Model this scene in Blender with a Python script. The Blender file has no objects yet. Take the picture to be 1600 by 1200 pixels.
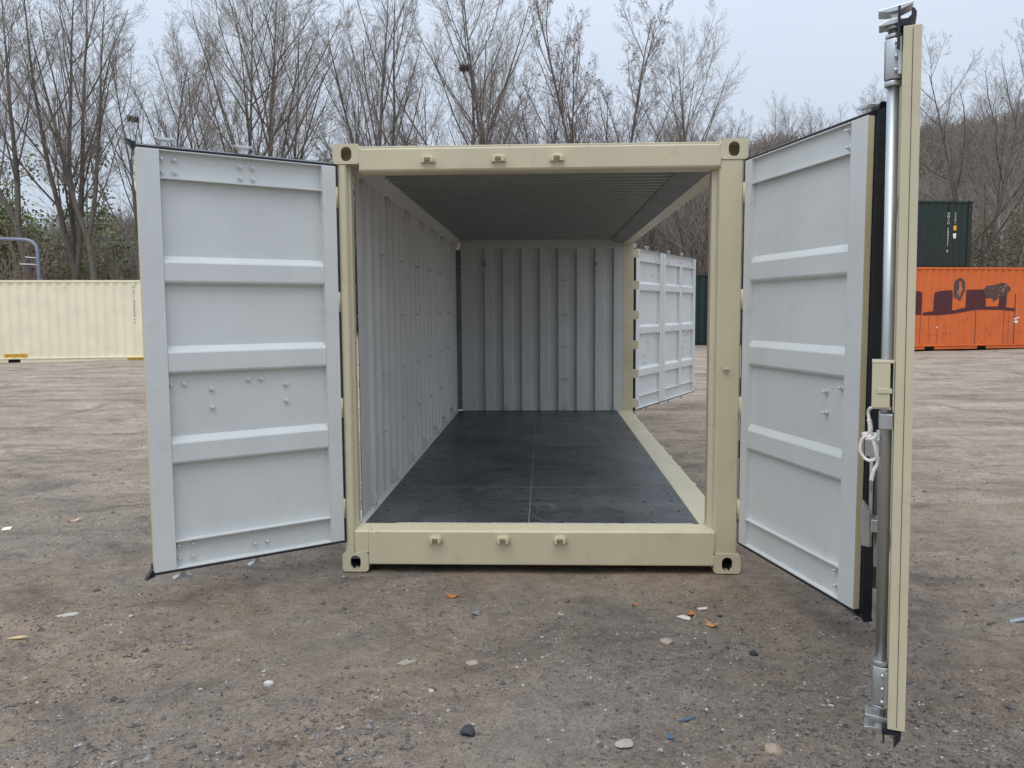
import bpy, bmesh, math, random
import numpy as np
from mathutils import Vector, Matrix

R = math.radians
SC = bpy.context.scene
COL = SC.collection

# ------------------------------------------------------------------ camera
cam_d = bpy.data.cameras.new('camera')
cam = bpy.data.objects.new('camera', cam_d)
COL.objects.link(cam)
cam_d.sensor_width = 36.0
cam_d.lens = 1293.8 / 1600 * 36
cam_d.clip_start = 0.05
cam_d.clip_end = 2000
_r = Vector((0.99924987, 0.03821833, -0.00625007))
_u = Vector((0.00281468, 0.08928997, 0.9960017))
_f = Vector((-0.03862359, 0.99527215, -0.08911542))
_m = Matrix((_r, _u, -_f)).transposed().to_4x4()
_m.translation = Vector((0.0290, -4.9589, 1.6069))
cam.matrix_world = _m
SC.camera = cam

# ------------------------------------------------------------------ world (overcast)
SUN_EL, SUN_AZ = 64, 206          # degrees; azimuth clockwise from +Y
world = bpy.data.worlds.new('World')
SC.world = world
world.use_nodes = True
wn, wl = world.node_tree.nodes, world.node_tree.links
wn.clear()
wo = wn.new('ShaderNodeOutputWorld')
bg = wn.new('ShaderNodeBackground')
sky = wn.new('ShaderNodeTexSky')
sky.sky_type = 'NISHITA'
sky.sun_disc = False
sky.sun_elevation = R(SUN_EL)
sky.sun_rotation = R(SUN_AZ)
sky.air_density = 1.0
sky.dust_density = 3.0
ov = wn.new('ShaderNodeMixRGB')       # thin, even cloud cover over the clear sky
ov.inputs[0].default_value = 0.93
cl = wn.new('ShaderNodeTexNoise')
cl.inputs['Scale'].default_value = 1.6
cl.inputs['Detail'].default_value = 3
cr = wn.new('ShaderNodeValToRGB')
cr.color_ramp.elements[0].position = 0.3
cr.color_ramp.elements[0].color = (6.5, 7.4, 8.75, 1)
cr.color_ramp.elements[1].position = 0.7
cr.color_ramp.elements[1].color = (6.9, 7.75, 9.0, 1)
tc = wn.new('ShaderNodeTexCoord')
wl.new(tc.outputs['Generated'], cl.inputs['Vector'])
wl.new(cl.outputs['Fac'], cr.inputs['Fac'])
wl.new(sky.outputs[0], ov.inputs[1])
# overcast sky: brighter towards the zenith
sp_ = wn.new('ShaderNodeSeparateXYZ'); wl.new(tc.outputs['Generated'], sp_.inputs[0])
mp_ = wn.new('ShaderNodeMath'); mp_.operation = 'POWER'; mp_.inputs[1].default_value = 2.0; mp_.use_clamp = True
wl.new(sp_.outputs['Z'], mp_.inputs[0])
mz = wn.new('ShaderNodeMapRange')
mz.inputs['From Min'].default_value = 0.0; mz.inputs['From Max'].default_value = 1.0
mz.inputs['To Min'].default_value = 0.93; mz.inputs['To Max'].default_value = 2.7
wl.new(mp_.outputs[0], mz.inputs['Value'])
ml_ = wn.new('ShaderNodeMixRGB'); ml_.blend_type = 'MULTIPLY'; ml_.inputs[0].default_value = 1.0
wl.new(cr.outputs[0], ml_.inputs[1]); wl.new(mz.outputs[0], ml_.inputs[2])
wl.new(ml_.outputs[0], ov.inputs[2])
wl.new(ov.outputs[0], bg.inputs['Color'])
bg.inputs['Strength'].default_value = 0.1
wl.new(bg.outputs[0], wo.inputs[0])

sun_d = bpy.data.lights.new('sun', 'SUN')
sun_d.energy = 1.25
sun_d.angle = R(50)
sun_d.color = (1.0, 0.97, 0.92)
sun = bpy.data.objects.new('sun', sun_d)
COL.objects.link(sun)
_az, _el = R(SUN_AZ), R(SUN_EL)
_to = Vector((math.sin(_az) * math.cos(_el), math.cos(_az) * math.cos(_el), math.sin(_el)))
sun.rotation_euler = _to.to_track_quat('Z', 'Y').to_euler()

SC.view_settings.view_transform = 'Standard'
SC.view_settings.look = 'None'
SC.view_settings.exposure = 0.0
SC.view_settings.gamma = 1.0
SC.view_settings.use_curve_mapping = False

rng = np.random.default_rng(7)
random.seed(7)

# ------------------------------------------------------------------ materials
def new_mat(name):
    m = bpy.data.materials.new(name)
    m.use_nodes = True
    nt = m.node_tree
    b = nt.nodes['Principled BSDF']
    return m, nt, b

def N(nt, typ, **kw):
    n = nt.nodes.new(typ)
    for k, v in kw.items():
        if k in ('operation', 'blend_type', 'feature', 'noise_dimensions', 'data_type'):
            setattr(n, k, v)
        else:
            n.inputs[k].default_value = v
    return n

def coords(nt, scale=(1, 1, 1), kind='Object'):
    t = nt.nodes.new('ShaderNodeTexCoord')
    mp = nt.nodes.new('ShaderNodeMapping')
    mp.inputs['Scale'].default_value = scale
    nt.links.new(t.outputs[kind], mp.inputs['Vector'])
    return mp.outputs[0]

def noise(nt, vec, scale, detail=4, rough=0.55, dist=0.0):
    n = N(nt, 'ShaderNodeTexNoise', Scale=scale, Detail=detail, Roughness=rough, Distortion=dist)
    nt.links.new(vec, n.inputs['Vector'])
    return n.outputs['Fac']

def ramp(nt, fac, stops):
    r = nt.nodes.new('ShaderNodeValToRGB')
    el = r.color_ramp.elements
    while len(el) < len(stops):
        el.new(0.5)
    for e, (p, c) in zip(el, stops):
        e.position = p
        e.color = (c, c, c, 1) if isinstance(c, (int, float)) else (*c, 1)
    nt.links.new(fac, r.inputs[0])
    return r.outputs[0]

def mix(nt, fac, a, b, mode='MIX'):
    m = nt.nodes.new('ShaderNodeMixRGB')
    m.blend_type = mode
    for i, v in ((0, fac), (1, a), (2, b)):
        if hasattr(v, 'is_linked'):
            nt.links.new(v, m.inputs[i])
        elif isinstance(v, (int, float)):
            m.inputs[i].default_value = v if i == 0 else (v, v, v, 1)
        else:
            m.inputs[i].default_value = (*v, 1)
    return m.outputs[0]

def bump(nt, b, height, strength=0.3, dist=0.01):
    bm_ = N(nt, 'ShaderNodeBump', Strength=strength, Distance=dist)
    nt.links.new(height, bm_.inputs['Height'])
    nt.links.new(bm_.outputs[0], b.inputs['Normal'])

def paint(name, col, rough=0.5, dirt=(0.20, 0.17, 0.13), dirt_amt=0.35, chips=0.0, ripple=0.25, wear=(0.12, 0.06, 0.03), streak=0.25):
    m, nt, b = new_mat(name)
    v = coords(nt)
    a = noise(nt, v, 1.7, 5, 0.6)
    c1 = tuple(x * 0.93 for x in col)
    c2 = tuple(min(1, x * 1.05) for x in col)
    base = mix(nt, ramp(nt, a, [(0.3, 0.0), (0.7, 1.0)]), c1, c2)
    # vertical run-off streaks
    vs = coords(nt, (14, 14, 0.9))
    s = noise(nt, vs, 1.0, 4, 0.6)
    base = mix(nt, mix(nt, ramp(nt, s, [(0.52, 0.0), (0.78, 1.0)]), 0, streak, 'MULTIPLY') if False else ramp(nt, s, [(0.55, 0.0), (0.85, streak)]), base, tuple(x * 0.6 + y * 0.4 for x, y in zip(col, dirt)))
    # blotchy grime
    d = noise(nt, v, 5.5, 8, 0.72, 0.6)
    base = mix(nt, ramp(nt, d, [(0.56, 0.0), (0.80, dirt_amt)]), base, dirt)
    if chips > 0:
        k = noise(nt, v, 38, 4, 0.6, 0.4)
        k2 = noise(nt, v, 2.1, 2, 0.5)
        kk = mix(nt, 1.0, ramp(nt, k, [(0.70, 0.0), (0.715, 1.0)]), ramp(nt, k2, [(0.5, 0.0), (0.62, chips)]), 'MULTIPLY')
        base = mix(nt, kk, base, wear)
    # fine scratches and rubbed scuffs
    for scl, thr, amt in (((3.0, 3.0, 26.0), 0.70, 0.35), ((22.0, 22.0, 2.2), 0.72, 0.30)):
        k3 = noise(nt, coords(nt, scl), 2.2, 3, 0.65, 0.3)
        k4 = noise(nt, v, 1.1 + scl[0] * 0.05, 2, 0.5)
        kk3 = mix(nt, 1.0, ramp(nt, k3, [(thr, 0.0), (thr + 0.03, amt)]), ramp(nt, k4, [(0.48, 0.0), (0.60, 1.0)]), 'MULTIPLY')
        base = mix(nt, kk3, base, dirt)
    nt.links.new(base, b.inputs['Base Color'])
    rr = ramp(nt, d, [(0.3, max(0.05, rough - 0.08)), (0.8, min(1, rough + 0.2))])
    nt.links.new(rr, b.inputs['Roughness'])
    h = noise(nt, v, 9, 3, 0.5)
    h2 = noise(nt, v, 420, 2, 0.5)
    hh = mix(nt, 0.06, h, h2)
    bump(nt, b, hh, ripple, 0.006)
    return m

BEIGE = paint('beige_container_paint', (0.565, 0.50, 0.34), 0.36, (0.22, 0.17, 0.11), 0.38, 1.2)
GREY = paint('shaded_interior_grey_paint', (0.52, 0.525, 0.505), 0.5, (0.30, 0.31, 0.31), 0.22, 0.25, wear=(0.16, 0.15, 0.14), streak=0.12)  # same grey as the doors, darkened: interior shade is in the colour
DOORGREY = paint('grey_door_paint', (0.60, 0.615, 0.60), 0.42, (0.30, 0.30, 0.29), 0.30, 0.5, wear=(0.22, 0.21, 0.2), streak=0.1)
SHADEGREY = paint('deep_shade_grey_paint', (0.24, 0.245, 0.24), 0.42, (0.2, 0.2, 0.2), 0.2)  # door grey taken far down, so ceiling and recess shade is painted in
CREAM = paint('cream_container_paint', (0.86, 0.785, 0.58), 0.5, (0.45, 0.40, 0.30), 0.25, 0.3, streak=0.3)
GREENP = paint('dark_green_container_paint', (0.009, 0.029, 0.023), 0.62, (0.02, 0.04, 0.034), 0.3, 0.5)
ORANGE = paint('orange_container_paint', (0.68, 0.150, 0.035), 0.8, (0.50, 0.12, 0.045), 0.3, 2.2, wear=(0.10, 0.035, 0.02), streak=0.35)
MAROON = paint('maroon_overpaint', (0.085, 0.018, 0.022), 0.7, (0.12, 0.05, 0.05), 0.3)
SCRAPE = paint('scraped_metal', (0.10, 0.055, 0.05), 0.8, (0.26, 0.19, 0.16), 0.95, 1.5, wear=(0.5, 0.15, 0.05))

def simple(name, col, rough=0.5, metal=0.0, var=0.15, sc=30, bs=0.1):
    m, nt, b = new_mat(name)
    v = coords(nt)
    a = noise(nt, v, sc, 5, 0.6)
    c = mix(nt, a, tuple(x * (1 - var) for x in col), tuple(min(1, x * (1 + var)) for x in col))
    nt.links.new(c, b.inputs['Base Color'])
    b.inputs['Metallic'].default_value = metal
    rr = ramp(nt, a, [(0.3, max(0.03, rough - 0.1)), (0.7, min(1, rough + 0.1))])
    nt.links.new(rr, b.inputs['Roughness'])
    if bs:
        bump(nt, b, a, bs, 0.002)
    return m

RUBBER = simple('black_rubber', (0.012, 0.014, 0.020), 0.42, 0, 0.3)
STEEL = simple('galvanised_steel', (0.48, 0.50, 0.51), 0.42, 0.9, 0.08, 9, 0.0)
STEEL2 = simple('brushed_zinc_plate', (0.55, 0.57, 0.57), 0.36, 0.85, 0.12, 12, 0.03)
ROPEM = simple('white_rope_fibre', (0.80, 0.74, 0.70), 0.8, 0, 0.2, 120, 0.4)
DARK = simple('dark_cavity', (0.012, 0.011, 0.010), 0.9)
SEAM = simple('pale_seam_dust', (0.26, 0.24, 0.22), 0.9)
YELLOW = simple('yellow_sticker', (0.75, 0.43, 0.03), 0.5)
WHITEM = simple('white_marking', (0.78, 0.80, 0.80), 0.6)
DARKINK = simple('dark_marking', (0.10, 0.08, 0.05), 0.6)
POLEM = simple('blue_grey_pole_paint', (0.22, 0.25, 0.32), 0.5, 0.1)
CABLEM = simple('pale_cable', (0.30, 0.29, 0.27), 0.7)

def floor_mat():
    m, nt, b = new_mat('black_floor_coating')
    v = coords(nt)
    a = noise(nt, v, 1.3, 7, 0.68, 0.9)
    vs = coords(nt, (1.5, 26, 1))
    g = noise(nt, vs, 3.0, 6, 0.72)
    vt = coords(nt, (9, 1.2, 1))
    g2 = noise(nt, vt, 3.5, 5, 0.7, 0.5)
    sc = noise(nt, v, 4.6, 9, 0.78, 1.6)
    c = mix(nt, ramp(nt, a, [(0.36, 0.0), (0.62, 1.0)]), (0.022, 0.025, 0.028), (0.072, 0.077, 0.080))
    c = mix(nt, ramp(nt, sc, [(0.53, 0.0), (0.74, 0.65)]), c, (0.17, 0.17, 0.168))
    c = mix(nt, ramp(nt, sc, [(0.28, 0.6), (0.42, 0.0)]), c, (0.016, 0.018, 0.021))
    c = mix(nt, ramp(nt, g, [(0.54, 0.0), (0.74, 0.40)]), c, (0.13, 0.13, 0.132))
    c = mix(nt, ramp(nt, g2, [(0.60, 0.0), (0.72, 0.35)]), c, (0.12, 0.12, 0.122))
    sp = noise(nt, v, 60, 3, 0.6)
    c = mix(nt, ramp(nt, sp, [(0.70, 0.0), (0.76, 0.5)]), c, (0.24, 0.235, 0.22))
    nt.links.new(c, b.inputs['Base Color'])
    rr = ramp(nt, sc, [(0.3, 0.24), (0.7, 0.58)])
    nt.links.new(rr, b.inputs['Roughness'])
    hh = mix(nt, 0.5, g, sc)
    bump(nt, b, hh, 0.4, 0.003)
    return m
FLOORM = floor_mat()

def bark(name, c1, c2):
    m, nt, b = new_mat(name)
    v = coords(nt, (1, 1, 0.25))
    a = noise(nt, v, 9, 5, 0.65)
    c = mix(nt, ramp(nt, a, [(0.3, 0.0), (0.7, 1.0)]), c1, c2)
    nt.links.new(c, b.inputs['Base Color'])
    b.inputs['Roughness'].default_value = 0.9
    bump(nt, b, a, 0.6, 0.03)
    return m
BARK = bark('grey_brown_bark', (0.082, 0.070, 0.058), (0.19, 0.163, 0.136))
TWIG = bark('twig_bark', (0.185, 0.155, 0.128), (0.33, 0.280, 0.235))
TWIGR = bark('reddish_twig_bark', (0.14, 0.095, 0.08), (0.24, 0.17, 0.145))
PALEBARK = bark('pale_bark', (0.22, 0.20, 0.17), (0.42, 0.39, 0.34))
BRUSHM = bark('brush_stems', (0.16, 0.122, 0.096), (0.32, 0.250, 0.200))

def leafm(name, c1, c2):
    m, nt, b = new_mat(name)
    v = coords(nt)
    a = noise(nt, v, 3.0, 3, 0.6)
    c = mix(nt, ramp(nt, a, [(0.35, 0.0), (0.65, 1.0)]), c1, c2)
    nt.links.new(c, b.inputs['Base Color'])
    b.inputs['Roughness'].default_value = 0.7
    return m
GREENLEAF = leafm('spring_leaf', (0.12, 0.15, 0.05), (0.24, 0.27, 0.11))
OLIVELEAF = leafm('olive_leaf', (0.12, 0.12, 0.055), (0.22, 0.21, 0.11))
BROWNLEAF = leafm('dry_leaf', (0.13, 0.07, 0.04), (0.25, 0.14, 0.08))
REDBUD = leafm('red_bud', (0.19, 0.09, 0.08), (0.30, 0.16, 0.14))
ORANGELEAF = leafm('fallen_leaf', (0.28, 0.09, 0.03), (0.50, 0.22, 0.08))

def ground_mat():
    m, nt, b = new_mat('dirt_and_gravel')
    v = coords(nt)
    vx = coords(nt, (0.30, 1.0, 1.0))      # wheel tracks run along x
    big = noise(nt, v, 0.45, 6, 0.62, 0.6)
    trk = noise(nt, vx, 1.5, 7, 0.68, 0.35)
    med = noise(nt, v, 3.2, 8, 0.70, 0.8)
    fine = noise(nt, v, 42, 5, 0.7)
    dirt = mix(nt, ramp(nt, med, [(0.3, 0.0), (0.7, 1.0)]), (0.220, 0.164, 0.118), (0.350, 0.276, 0.210))
    gravel = mix(nt, fine, (0.158, 0.134, 0.112), (0.345, 0.300, 0.254))
    c = mix(nt, ramp(nt, big, [(0.42, 0.0), (0.60, 0.85)]), dirt, gravel)
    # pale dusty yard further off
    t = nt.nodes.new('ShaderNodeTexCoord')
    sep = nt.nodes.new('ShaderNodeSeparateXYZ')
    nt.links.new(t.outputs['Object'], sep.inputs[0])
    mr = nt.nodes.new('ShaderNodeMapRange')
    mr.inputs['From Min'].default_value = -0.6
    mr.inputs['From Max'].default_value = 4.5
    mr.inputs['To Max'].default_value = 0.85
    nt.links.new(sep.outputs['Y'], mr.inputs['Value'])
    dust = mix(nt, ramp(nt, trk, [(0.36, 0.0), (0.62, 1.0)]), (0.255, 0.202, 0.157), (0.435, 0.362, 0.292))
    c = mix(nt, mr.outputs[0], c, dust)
    # dark damp patches
    dk = noise(nt, v, 0.85, 7, 0.72, 1.0)
    dm = ramp(nt, dk, [(0.50, 0.0), (0.66, 0.56)])
    c = mix(nt, dm, c, (0.088, 0.078, 0.070))
    tk2 = noise(nt, vx, 4.0, 5, 0.6, 0.3)
    c = mix(nt, ramp(nt, tk2, [(0.55, 0.0), (0.72, 0.45)]), c, (0.125, 0.100, 0.080))
    # light grit specks
    vo = N(nt, 'ShaderNodeTexVoronoi', Scale=85.0)
    nt.links.new(v, vo.inputs['Vector'])
    sp = ramp(nt, vo.outputs['Distance'], [(0.10, 1.0), (0.22, 0.0)])
    vc = nt.nodes.new('ShaderNodeSeparateColor')
    nt.links.new(vo.outputs['Color'], vc.inputs[0])
    spk = mix(nt, 1.0, sp, ramp(nt, vc.outputs[0], [(0.62, 0.0), (0.9, 0.75)]), 'MULTIPLY')
    c = mix(nt, spk, c, (0.36, 0.335, 0.31))
    spd = mix(nt, 1.0, sp, ramp(nt, vc.outputs[1], [(0.70, 0.0), (0.9, 0.7)]), 'MULTIPLY')
    c = mix(nt, spd, c, (0.045, 0.04, 0.04))
    g1 = ramp(nt, noise(nt, v, 95, 6, 0.78), [(0.34, 0.58), (0.50, 1.0), (0.66, 1.42)])
    c = mix(nt, 0.85, c, g1, 'MULTIPLY')
    g2 = ramp(nt, noise(nt, v, 11, 6, 0.75, 0.8), [(0.34, 0.70), (0.50, 1.0), (0.66, 1.24)])
    c = mix(nt, 0.8, c, g2, 'MULTIPLY')
    nt.links.new(c, b.inputs['Base Color'])
    b.inputs['Roughness'].default_value = 0.92
    b.inputs['Specular IOR Level'].default_value = 0.08
    h = mix(nt, 0.45, med, fine)
    h = mix(nt, 0.35, h, noise(nt, v, 130, 4, 0.7))
    bump(nt, b, h, 1.0, 0.035)
    return m
GROUNDM = ground_mat()

def stone_mat():
    m, nt, b = new_mat('pebble_stone')
    v = coords(nt)
    vo = N(nt, 'ShaderNodeTexVoronoi', Scale=45.0)
    nt.links.new(v, vo.inputs['Vector'])
    s = nt.nodes.new('ShaderNodeSeparateColor')
    nt.links.new(vo.outputs['Color'], s.inputs[0])
    c = ramp(nt, s.outputs[0], [(0.0, (0.06, 0.055, 0.055)), (0.4, (0.12, 0.105, 0.095)), (0.75, (0.19, 0.165, 0.15)), (0.93, (0.26, 0.24, 0.22)), (1.0, (0.5, 0.48, 0.45))])
    nt.links.new(c, b.inputs['Base Color'])
    b.inputs['Roughness'].default_value = 0.85
    return m
STONEM = stone_mat()

def hill_mat():
    m, nt, b = new_mat('leaf_litter')
    v = coords(nt)
    a = noise(nt, v, 0.25, 6, 0.7)
    f = noise(nt, v, 3.0, 6, 0.7)
    c = mix(nt, ramp(nt, f, [(0.3, 0.0), (0.7, 1.0)]), (0.13, 0.098, 0.075), (0.27, 0.205, 0.155))
    c = mix(nt, ramp(nt, a, [(0.5, 0.0), (0.7, 0.5)]), c, (0.075, 0.080, 0.040))
    nt.links.new(c, b.inputs['Base Color'])
    b.inputs['Roughness'].default_value = 1.0
    bump(nt, b, f, 1.0, 0.3)
    return m
HILLM = hill_mat()

# ------------------------------------------------------------------ mesh helpers
class MB:
    def __init__(s):
        s.v = []; s.f = []; s.m = []; s.sm = []
    def add(s, verts, faces, mi=0, smooth=False):
        o = len(s.v)
        s.v += [tuple(p) for p in verts]
        for k, f in enumerate(faces):
            s.f.append(tuple(i + o for i in f))
            s.m.append(mi[k] if isinstance(mi, (list, tuple)) else mi)
            s.sm.append(smooth)
        return s
    def box(s, x0, x1, y0, y1, z0, z1, mi=0):
        v = [(x0, y0, z0), (x1, y0, z0), (x1, y1, z0), (x0, y1, z0), (x0, y0, z1), (x1, y0, z1), (x1, y1, z1), (x0, y1, z1)]
        f = [(0, 3, 2, 1), (4, 5, 6, 7), (0, 1, 5, 4), (1, 2, 6, 5), (2, 3, 7, 6), (3, 0, 4, 7)]  # -z +z -y +x +y -x
        return s.add(v, f, mi)
    def prism(s, poly, axis, a0, a1, mi=0, smooth=False):
        """extrude a 2-D polygon along an axis ('x': poly=(y,z), 'y': (x,z), 'z': (x,y))"""
        def P(p, a):
            return {'x': (a, p[0], p[1]), 'y': (p[0], a, p[1]), 'z': (p[0], p[1], a)}[axis]
        n = len(poly)
        v = [P(p, a0) for p in poly] + [P(p, a1) for p in poly]
        f = [tuple(range(n))[::-1], tuple(range(n, 2 * n))]
        s.add(v, f, mi)
        s.add(v, [(i, (i + 1) % n, n + (i + 1) % n, n + i) for i in range(n)], mi, smooth)
        return s
    def tube(s, pts, r, n=10, mi=0, caps=True, smooth=True):
        pts = [Vector(p) for p in pts]
        rs = r if isinstance(r, (list, tuple)) else [r] * len(pts)
        rings = []
        prev = None
        for i, p in enumerate(pts):
            if i == 0: d = pts[1] - p
            elif i == len(pts) - 1: d = p - pts[i - 1]
            else: d = (pts[i + 1] - pts[i - 1])
            d.normalize()
            if prev is None:
                a = Vector((0, 0, 1)) if abs(d.z) < 0.9 else Vector((1, 0, 0))
                u = d.cross(a).normalized()
            else:
                u = (prev - d * prev.dot(d)).normalized()
            prev = u
            w = d.cross(u)
            rings.append([p + (u * math.cos(2 * math.pi * k / n) + w * math.sin(2 * math.pi * k / n)) * rs[i] for k in range(n)])
        v = [q for rg in rings for q in rg]
        f = []
        for i in range(len(pts) - 1):
            for k in range(n):
                f.append((i * n + k, i * n + (k + 1) % n, (i + 1) * n + (k + 1) % n, (i + 1) * n + k))
        s.add(v, f, mi, smooth)
        if caps:
            s.add(rings[0], [tuple(range(n))[::-1]], mi)
            s.add(rings[-1], [tuple(range(n))], mi)
        return s
    def data(s, name, mats, T=None, recalc=True):
        me = bpy.data.meshes.new(name)
        v = s.v
        if T is not None:
            v = [T(p) for p in v]
        me.from_pydata([tuple(p) for p in v], [], s.f)
        for m in (mats if isinstance(mats, (list, tuple)) else [mats]):
            me.materials.append(m)
        me.polygons.foreach_set('material_index', s.m)
        me.polygons.foreach_set('use_smooth', s.sm)
        if recalc:
            bm = bmesh.new(); bm.from_mesh(me)
            bmesh.ops.remove_doubles(bm, verts=bm.verts, dist=1e-5)
            bmesh.ops.recalc_face_normals(bm, faces=bm.faces)
            bm.to_mesh(me); bm.free()
        me.update()
        return me
    def build(s, name, mats, parent=None, bevel=0.0, T=None, recalc=True, loc=None, rot=None):
        return link(name, s.data(name, mats, T, recalc), parent, bevel, loc, rot)

def link(name, me, parent=None, bevel=0.0, loc=None, rot=None):
    o = bpy.data.objects.new(name, me)
    COL.objects.link(o)
    if parent is not None:
        o.parent = parent
    if loc is not None: o.location = loc
    if rot is not None: o.rotation_euler = rot
    if bevel:
        b = o.modifiers.new('bevel', 'BEVEL')
        b.width = bevel; b.segments = 2; b.limit_method = 'ANGLE'; b.angle_limit = R(40)
        b.harden_normals = False
    return o

def empty(name, loc=(0, 0, 0), rz=0.0):
    o = bpy.data.objects.new(name, None)
    o.empty_display_size = 0.3
    COL.objects.link(o)
    o.location = loc
    o.rotation_euler = (0, 0, rz)
    return o

def tag(o, label=None, cat=None, group=None, kind=None):
    if label: o['label'] = label
    if cat: o['category'] = cat
    if group: o['group'] = group
    if kind: o['kind'] = kind
    return o

def np_mesh(name, V, F, mats, mi=None, smooth=False):
    """V (n,3) F (m,k) arrays -> mesh"""
    me = bpy.data.meshes.new(name)
    F = np.asarray(F, dtype=np.int32); V = np.asarray(V, dtype=np.float32)
    k = F.shape[1]
    me.vertices.add(len(V)); me.vertices.foreach_set('co', V.ravel())
    me.loops.add(F.size); me.loops.foreach_set('vertex_index', F.ravel())
    me.polygons.add(len(F))
    me.polygons.foreach_set('loop_start', np.arange(0, F.size, k, dtype=np.int32))
    me.polygons.foreach_set('loop_total', np.full(len(F), k, dtype=np.int32))
    for m in (mats if isinstance(mats, (list, tuple)) else [mats]):
        me.materials.append(m)
    if mi is not None: me.polygons.foreach_set('material_index', np.asarray(mi, dtype=np.int32))
    me.polygons.foreach_set('use_smooth', np.full(len(F), smooth))
    me.update(calc_edges=True)
    return me

# ------------------------------------------------------------------ value noise + terrain
_perm = np.random.default_rng(3).random((256, 256))
def vnoise(x, y):
    xi = np.floor(x).astype(int); yi = np.floor(y).astype(int)
    fx = x - xi; fy = y - yi
    fx = fx * fx * (3 - 2 * fx); fy = fy * fy * (3 - 2 * fy)
    a = _perm[xi % 256, yi % 256]; b = _perm[(xi + 1) % 256, yi % 256]
    c = _perm[xi % 256, (yi + 1) % 256]; d = _perm[(xi + 1) % 256, (yi + 1) % 256]
    return (a * (1 - fx) + b * fx) * (1 - fy) + (c * (1 - fx) + d * fx) * fy - 0.5
def fbm(x, y, o=4, g=0.5):
    s = 0; a = 1.0
    for i in range(o):
        s = s + a * vnoise(x * 2 ** i + 17.3 * i, y * 2 ** i + 9.1 * i); a *= g
    return s
def smooth(t):
    t = np.clip(t, 0, 1); return t * t * (3 - 2 * t)
def ground_z(x, y):
    x = np.asarray(x, float); y = np.asarray(y, float)
    base = 0.0045 * np.maximum(0, y - 3)
    h = 0.045 * fbm(x * 0.35, y * 0.5, 3) + 0.022 * fbm(x * 1.1 + 5, y * 2.6, 4, 0.6) + 0.010 * fbm(x * 9, y * 9, 4, 0.65)
    far = smooth((y - 5) / 20)
    h = h + 0.010 * fbm(x * 4.2 + 3, y * 6.0, 4, 0.7)
    for yc, amp, ph in ((2.6, 0.020, 0.3), (3.5, 0.018, 0.9), (6.4, 0.028, 2.0), (8.2, 0.026, 2.4), (12.0, 0.04, 4.0), (13.9, 0.04, 4.3), (-0.9, 0.008, 1.1)):
        yl = yc + 0.5 * np.sin(x * 0.22 + ph) + 0.15 * np.sin(x * 0.9 + ph * 3)
        h = h - amp * np.exp(-((y - yl) / 0.16) ** 2) + 0.5 * amp * np.exp(-((y - yl - 0.30) / 0.12) ** 2)
    h = h + far * 0.06 * fbm(x * 0.25, y * 1.3 + 40, 3)
    # flat pad under the open container
    d = np.maximum(np.maximum(np.abs(x) - 1.5, 0), np.maximum(np.maximum(-0.25 - y, y - 6.3), 0))
    pad = smooth(d / 1.2)
    h = h * (0.25 + 0.75 * pad) - 0.006 * (1 - pad)
    return base + h
def hill_h(x):
    return np.interp(x, [-160, -66, -33, -8, 10, 40, 68, 160], [5, 6.5, 9.5, 13.5, 16.5, 19.0, 21.5, 25])
def hill_z(x, y):
    x = np.asarray(x, float); y = np.asarray(y, float)
    return hill_h(x) * smooth((y - 46) / 62) + 1.6 * fbm(x * 0.05, y * 0.05, 3) * smooth((y - 50) / 20) - 0.25

def axis_lines(lo, hi, a, b, fine, grow):
    L = list(np.arange(a, b + 1e-6, fine))
    s = fine; p = b
    while p < hi:
        s *= grow; p += s; L.append(p)
    s = fine; p = a; pre = []
    while p > lo:
        s *= grow; p -= s; pre.append(p)
    return np.array(pre[::-1] + L)
gx = axis_lines(-420, 420, -3.6, 3.6, 0.028, 1.045)
gy = axis_lines(-60, 900, -3.2, 1.0, 0.024, 1.020)
XX, YY = np.meshgrid(gx, gy)
ZZ = ground_z(XX, YY)
nx, ny = len(gx), len(gy)
idx = np.arange(nx * ny).reshape(ny, nx)
Fq = np.stack([idx[:-1, :-1], idx[:-1, 1:], idx[1:, 1:], idx[1:, :-1]], -1).reshape(-1, 4)
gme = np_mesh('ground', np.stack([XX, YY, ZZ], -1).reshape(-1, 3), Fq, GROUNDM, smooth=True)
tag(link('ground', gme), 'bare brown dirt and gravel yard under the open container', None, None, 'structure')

hx = np.linspace(-200, 260, 150); hy = np.concatenate([np.linspace(44, 125, 60), np.linspace(130, 420, 30)])
HX, HY = np.meshgrid(hx, hy)
HZ = hill_z(HX, HY)
idx = np.arange(HX.size).reshape(HX.shape)
Fq = np.stack([idx[:-1, :-1], idx[:-1, 1:], idx[1:, 1:], idx[1:, :-1]], -1).reshape(-1, 4)
hme = np_mesh('hill', np.stack([HX, HY, HZ], -1).reshape(-1, 3), Fq, HILLM, smooth=True)
tag(link('hill', hme), 'wooded brown hillside rising behind the yard', None, None, 'structure')

# ------------------------------------------------------------------ corrugated sheets
def corr(L, a, sl, b, s0=0.0, depth=0.030):
    """list of (s, d): outer flat a, slope sl, inner flat b, slope sl ..."""
    pts = [(0.0, 0.0)]
    s = s0
    if s0 > 0: pts.append((s0, 0.0))
    while s + a + 2 * sl + b <= L + 1e-6:
        s += a; pts.append((s, 0.0))
        s += sl; pts.append((s, depth))
        s += b; pts.append((s, depth))
        s += sl; pts.append((s, 0.0))
    pts.append((L, 0.0))
    return pts
def corr_at(pts, s):
    for (s0, d0), (s1, d1) in zip(pts, pts[1:]):
        if s <= s1 + 1e-9:
            return d0 if s1 == s0 else d0 + (d1 - d0) * (s - s0) / (s1 - s0)
    return pts[-1][1]

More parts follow.
